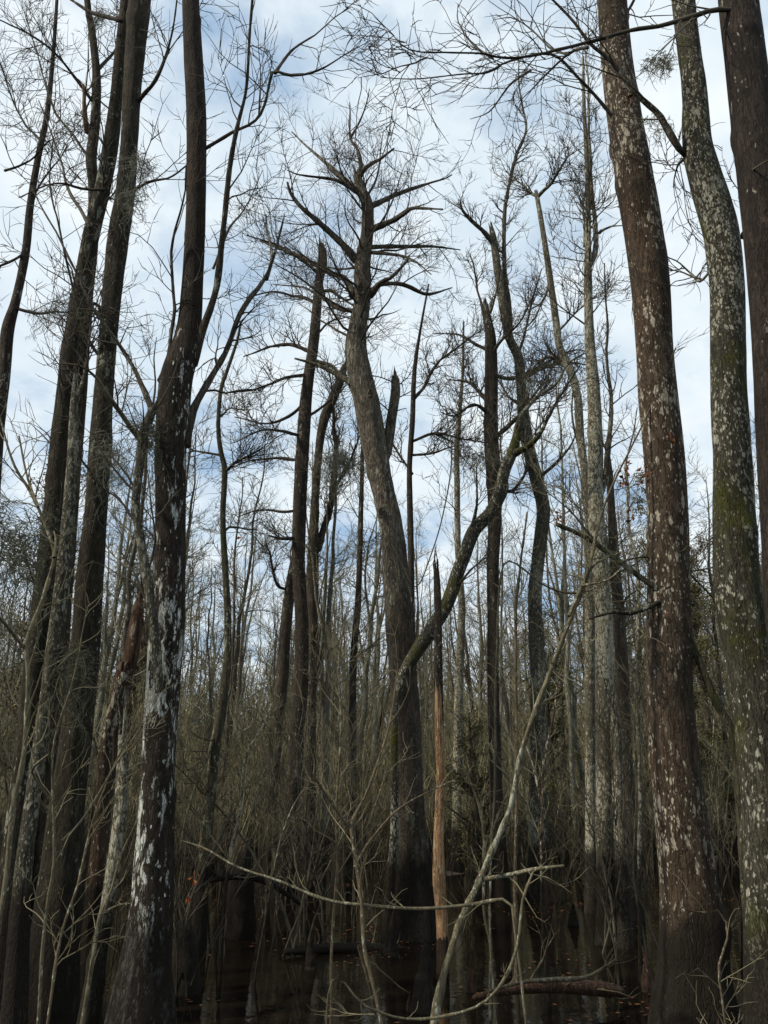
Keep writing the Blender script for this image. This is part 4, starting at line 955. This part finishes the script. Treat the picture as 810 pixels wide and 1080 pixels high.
# ------------------------------------------------------------------ ground and water
n = 161
u = np.linspace(-1, 1, n); ax = np.sign(u) * np.abs(u) ** 2.2 * 900
X, Yg = np.meshgrid(ax, ax); Rr = np.hypot(X, Yg)
Z = -.35 + .5 * np.clip((Rr - 16) / 26, 0, 1) + .22 * (np.sin(X * .37 + 1) * np.cos(Yg * .31) + .6 * np.sin(X * .9 + Yg * .7) + .4 * np.sin(X * 2.1 - Yg * 1.7)) * np.clip((Rr - 9) / 12, 0, 1)
V = np.stack([X, Yg, Z], -1); q = np.stack([V[:-1, :-1], V[:-1, 1:], V[1:, 1:], V[1:, :-1]], 2).reshape(-1, 4, 3)
gi = np.arange(n * n).reshape(n, n)
me = bpy.data.meshes.new('ground'); me.from_pydata(V.reshape(-1, 3).tolist(), [], np.stack([gi[:-1, :-1], gi[:-1, 1:], gi[1:, 1:], gi[1:, :-1]], -1).reshape(-1, 4).tolist())
m, t_, b_ = new_mat('leaf litter mud')
geo = nd(t_, 'ShaderNodeNewGeometry')
c_ = mixc(t_, ramp(t_, noise(t_, geo.outputs['Position'], 9, 6, .7), .35, .7), (.018, .013, .008), (.07, .045, .025))
t_.links.new(c_, b_.inputs['Base Color']); b_.inputs['Roughness'].default_value = .9
me.materials.append(m); me.polygons.foreach_set('use_smooth', [True] * len(me.polygons))
o = bpy.data.objects.new('ground', me); C.objects.link(o); tag(o, kind='structure')
mb = MB(); s = 900.
mb.quads(np.array([[[-s, -s, 0], [s, -s, 0], [s, s, 0], [-s, s, 0]]], float))
m, t_, b_ = new_mat('black swamp water')
geo = nd(t_, 'ShaderNodeNewGeometry')
b_.inputs['Base Color'].default_value = (.006, .0045, .003, 1); b_.inputs['Roughness'].default_value = .04; b_.inputs['IOR'].default_value = 1.33
bp = nd(t_, 'ShaderNodeBump'); bp.inputs['Strength'].default_value = .12; bp.inputs['Distance'].default_value = .02
t_.links.new(noise(t_, geo.outputs['Position'], 5, 3, .5), bp.inputs['Height']); t_.links.new(bp.outputs[0], b_.inputs['Normal'])
tag(mb.build('water', m), kind='structure')
# floating leaves on the water
mb = MB(); nl = 12000
lx = g.uniform(-9, 9, nl); ly = g.uniform(4, 20, nl)
cl = np.sin(lx * 1.3 + 2) * np.cos(ly * 1.1) + .5 * np.sin(lx * 3 - ly * 2.3); keep = cl > g.uniform(-.1, 1.1, nl)
lx, ly = lx[keep], ly[keep]; nl = len(lx)
c = np.column_stack([lx, ly, np.full(nl, .006) + g.uniform(0, .004, nl)]); th = g.uniform(0, 6.3, nl)
a = np.column_stack([np.cos(th), np.sin(th), g.normal(size=nl) * .06]); b2 = np.column_stack([-np.sin(th), np.cos(th), g.normal(size=nl) * .08]); s = g.uniform(.012, .035, (nl, 1))
mb.quads(np.stack([c - a * s, c + b2 * s * .5, c + a * s, c - b2 * s * .5], 1))
tag(mb.build('floating_leaves', M['dleaf'], None), 'scattered brown leaves floating on the black water', 'leaf litter', kind='stuff')

# ------------------------------------------------------------------ light and sky
SUN_EL, SUN_AZ = radians(42), radians(252)   # azimuth from +Y clockwise: behind the camera to the left
sd = np.array([sin(SUN_AZ) * cos(SUN_EL), cos(SUN_AZ) * cos(SUN_EL), sin(SUN_EL)])
import mathutils
L = bpy.data.lights.new('sun', 'SUN'); L.energy = 4.4; L.angle = radians(2.5); L.color = (1, .9, .74)
lo = bpy.data.objects.new('sun', L); C.objects.link(lo); lo.rotation_euler = mathutils.Vector(sd).to_track_quat('Z', 'Y').to_euler()
w = bpy.data.worlds.new('World'); sc.world = w; w.use_nodes = True; t = w.node_tree
bgN = t.nodes['Background']
sky = nd(t, 'ShaderNodeTexSky', sky_type='NISHITA'); sky.sun_disc = False; sky.sun_elevation = SUN_EL; sky.sun_rotation = SUN_AZ
sky.air_density = 1.0; sky.dust_density = .6
tc = nd(t, 'ShaderNodeTexCoord')
sp = nd(t, 'ShaderNodeSeparateXYZ'); t.links.new(tc.outputs['Generated'], sp.inputs[0])
ad = nd(t, 'ShaderNodeMath', operation='MAXIMUM'); ad.inputs[1].default_value = 0; t.links.new(sp.outputs[2], ad.inputs[0])
ad2 = nd(t, 'ShaderNodeMath', operation='ADD'); ad2.inputs[1].default_value = .3; t.links.new(ad.outputs[0], ad2.inputs[0])
cb = nd(t, 'ShaderNodeCombineXYZ')
for k in range(2):
    dv = nd(t, 'ShaderNodeMath', operation='DIVIDE'); t.links.new(sp.outputs[k], dv.inputs[0]); t.links.new(ad2.outputs[0], dv.inputs[1]); t.links.new(dv.outputs[0], cb.inputs[k])
cl1 = noise(t, cb.outputs[0], 3.4, 7, .58)
cl2 = noise(t, cb.outputs[0], 1.3, 3, .5)
mm = nd(t, 'ShaderNodeMath', operation='MULTIPLY_ADD'); mm.inputs[1].default_value = .5; t.links.new(cl2, mm.inputs[0]); t.links.new(cl1, mm.inputs[2])
mask = ramp(t, mm.outputs[0], .57, .76)
shade = noise(t, cb.outputs[0], 4.5, 5, .55)
CB = 7.9
ccol = mixc(t, ramp(t, shade, .35, .68), (.7 * CB, .84 * CB, .96 * CB), (1.0 * CB, 1.07 * CB, 1.1 * CB))
col = mixc(t, mask, mixc(t, .55, sky.outputs[0], (.5 * CB, .74 * CB, 1.02 * CB)), ccol)
t.links.new(col, bgN.inputs[0]); bgN.inputs[1].default_value = .12

vs = sc.view_settings
vs.view_transform = 'Standard'; vs.look = 'None'; vs.exposure = 0; vs.gamma = 1; vs.use_curve_mapping = False
sc.cycles.max_bounces = 3; sc.cycles.diffuse_bounces = 2; sc.cycles.glossy_bounces = 2
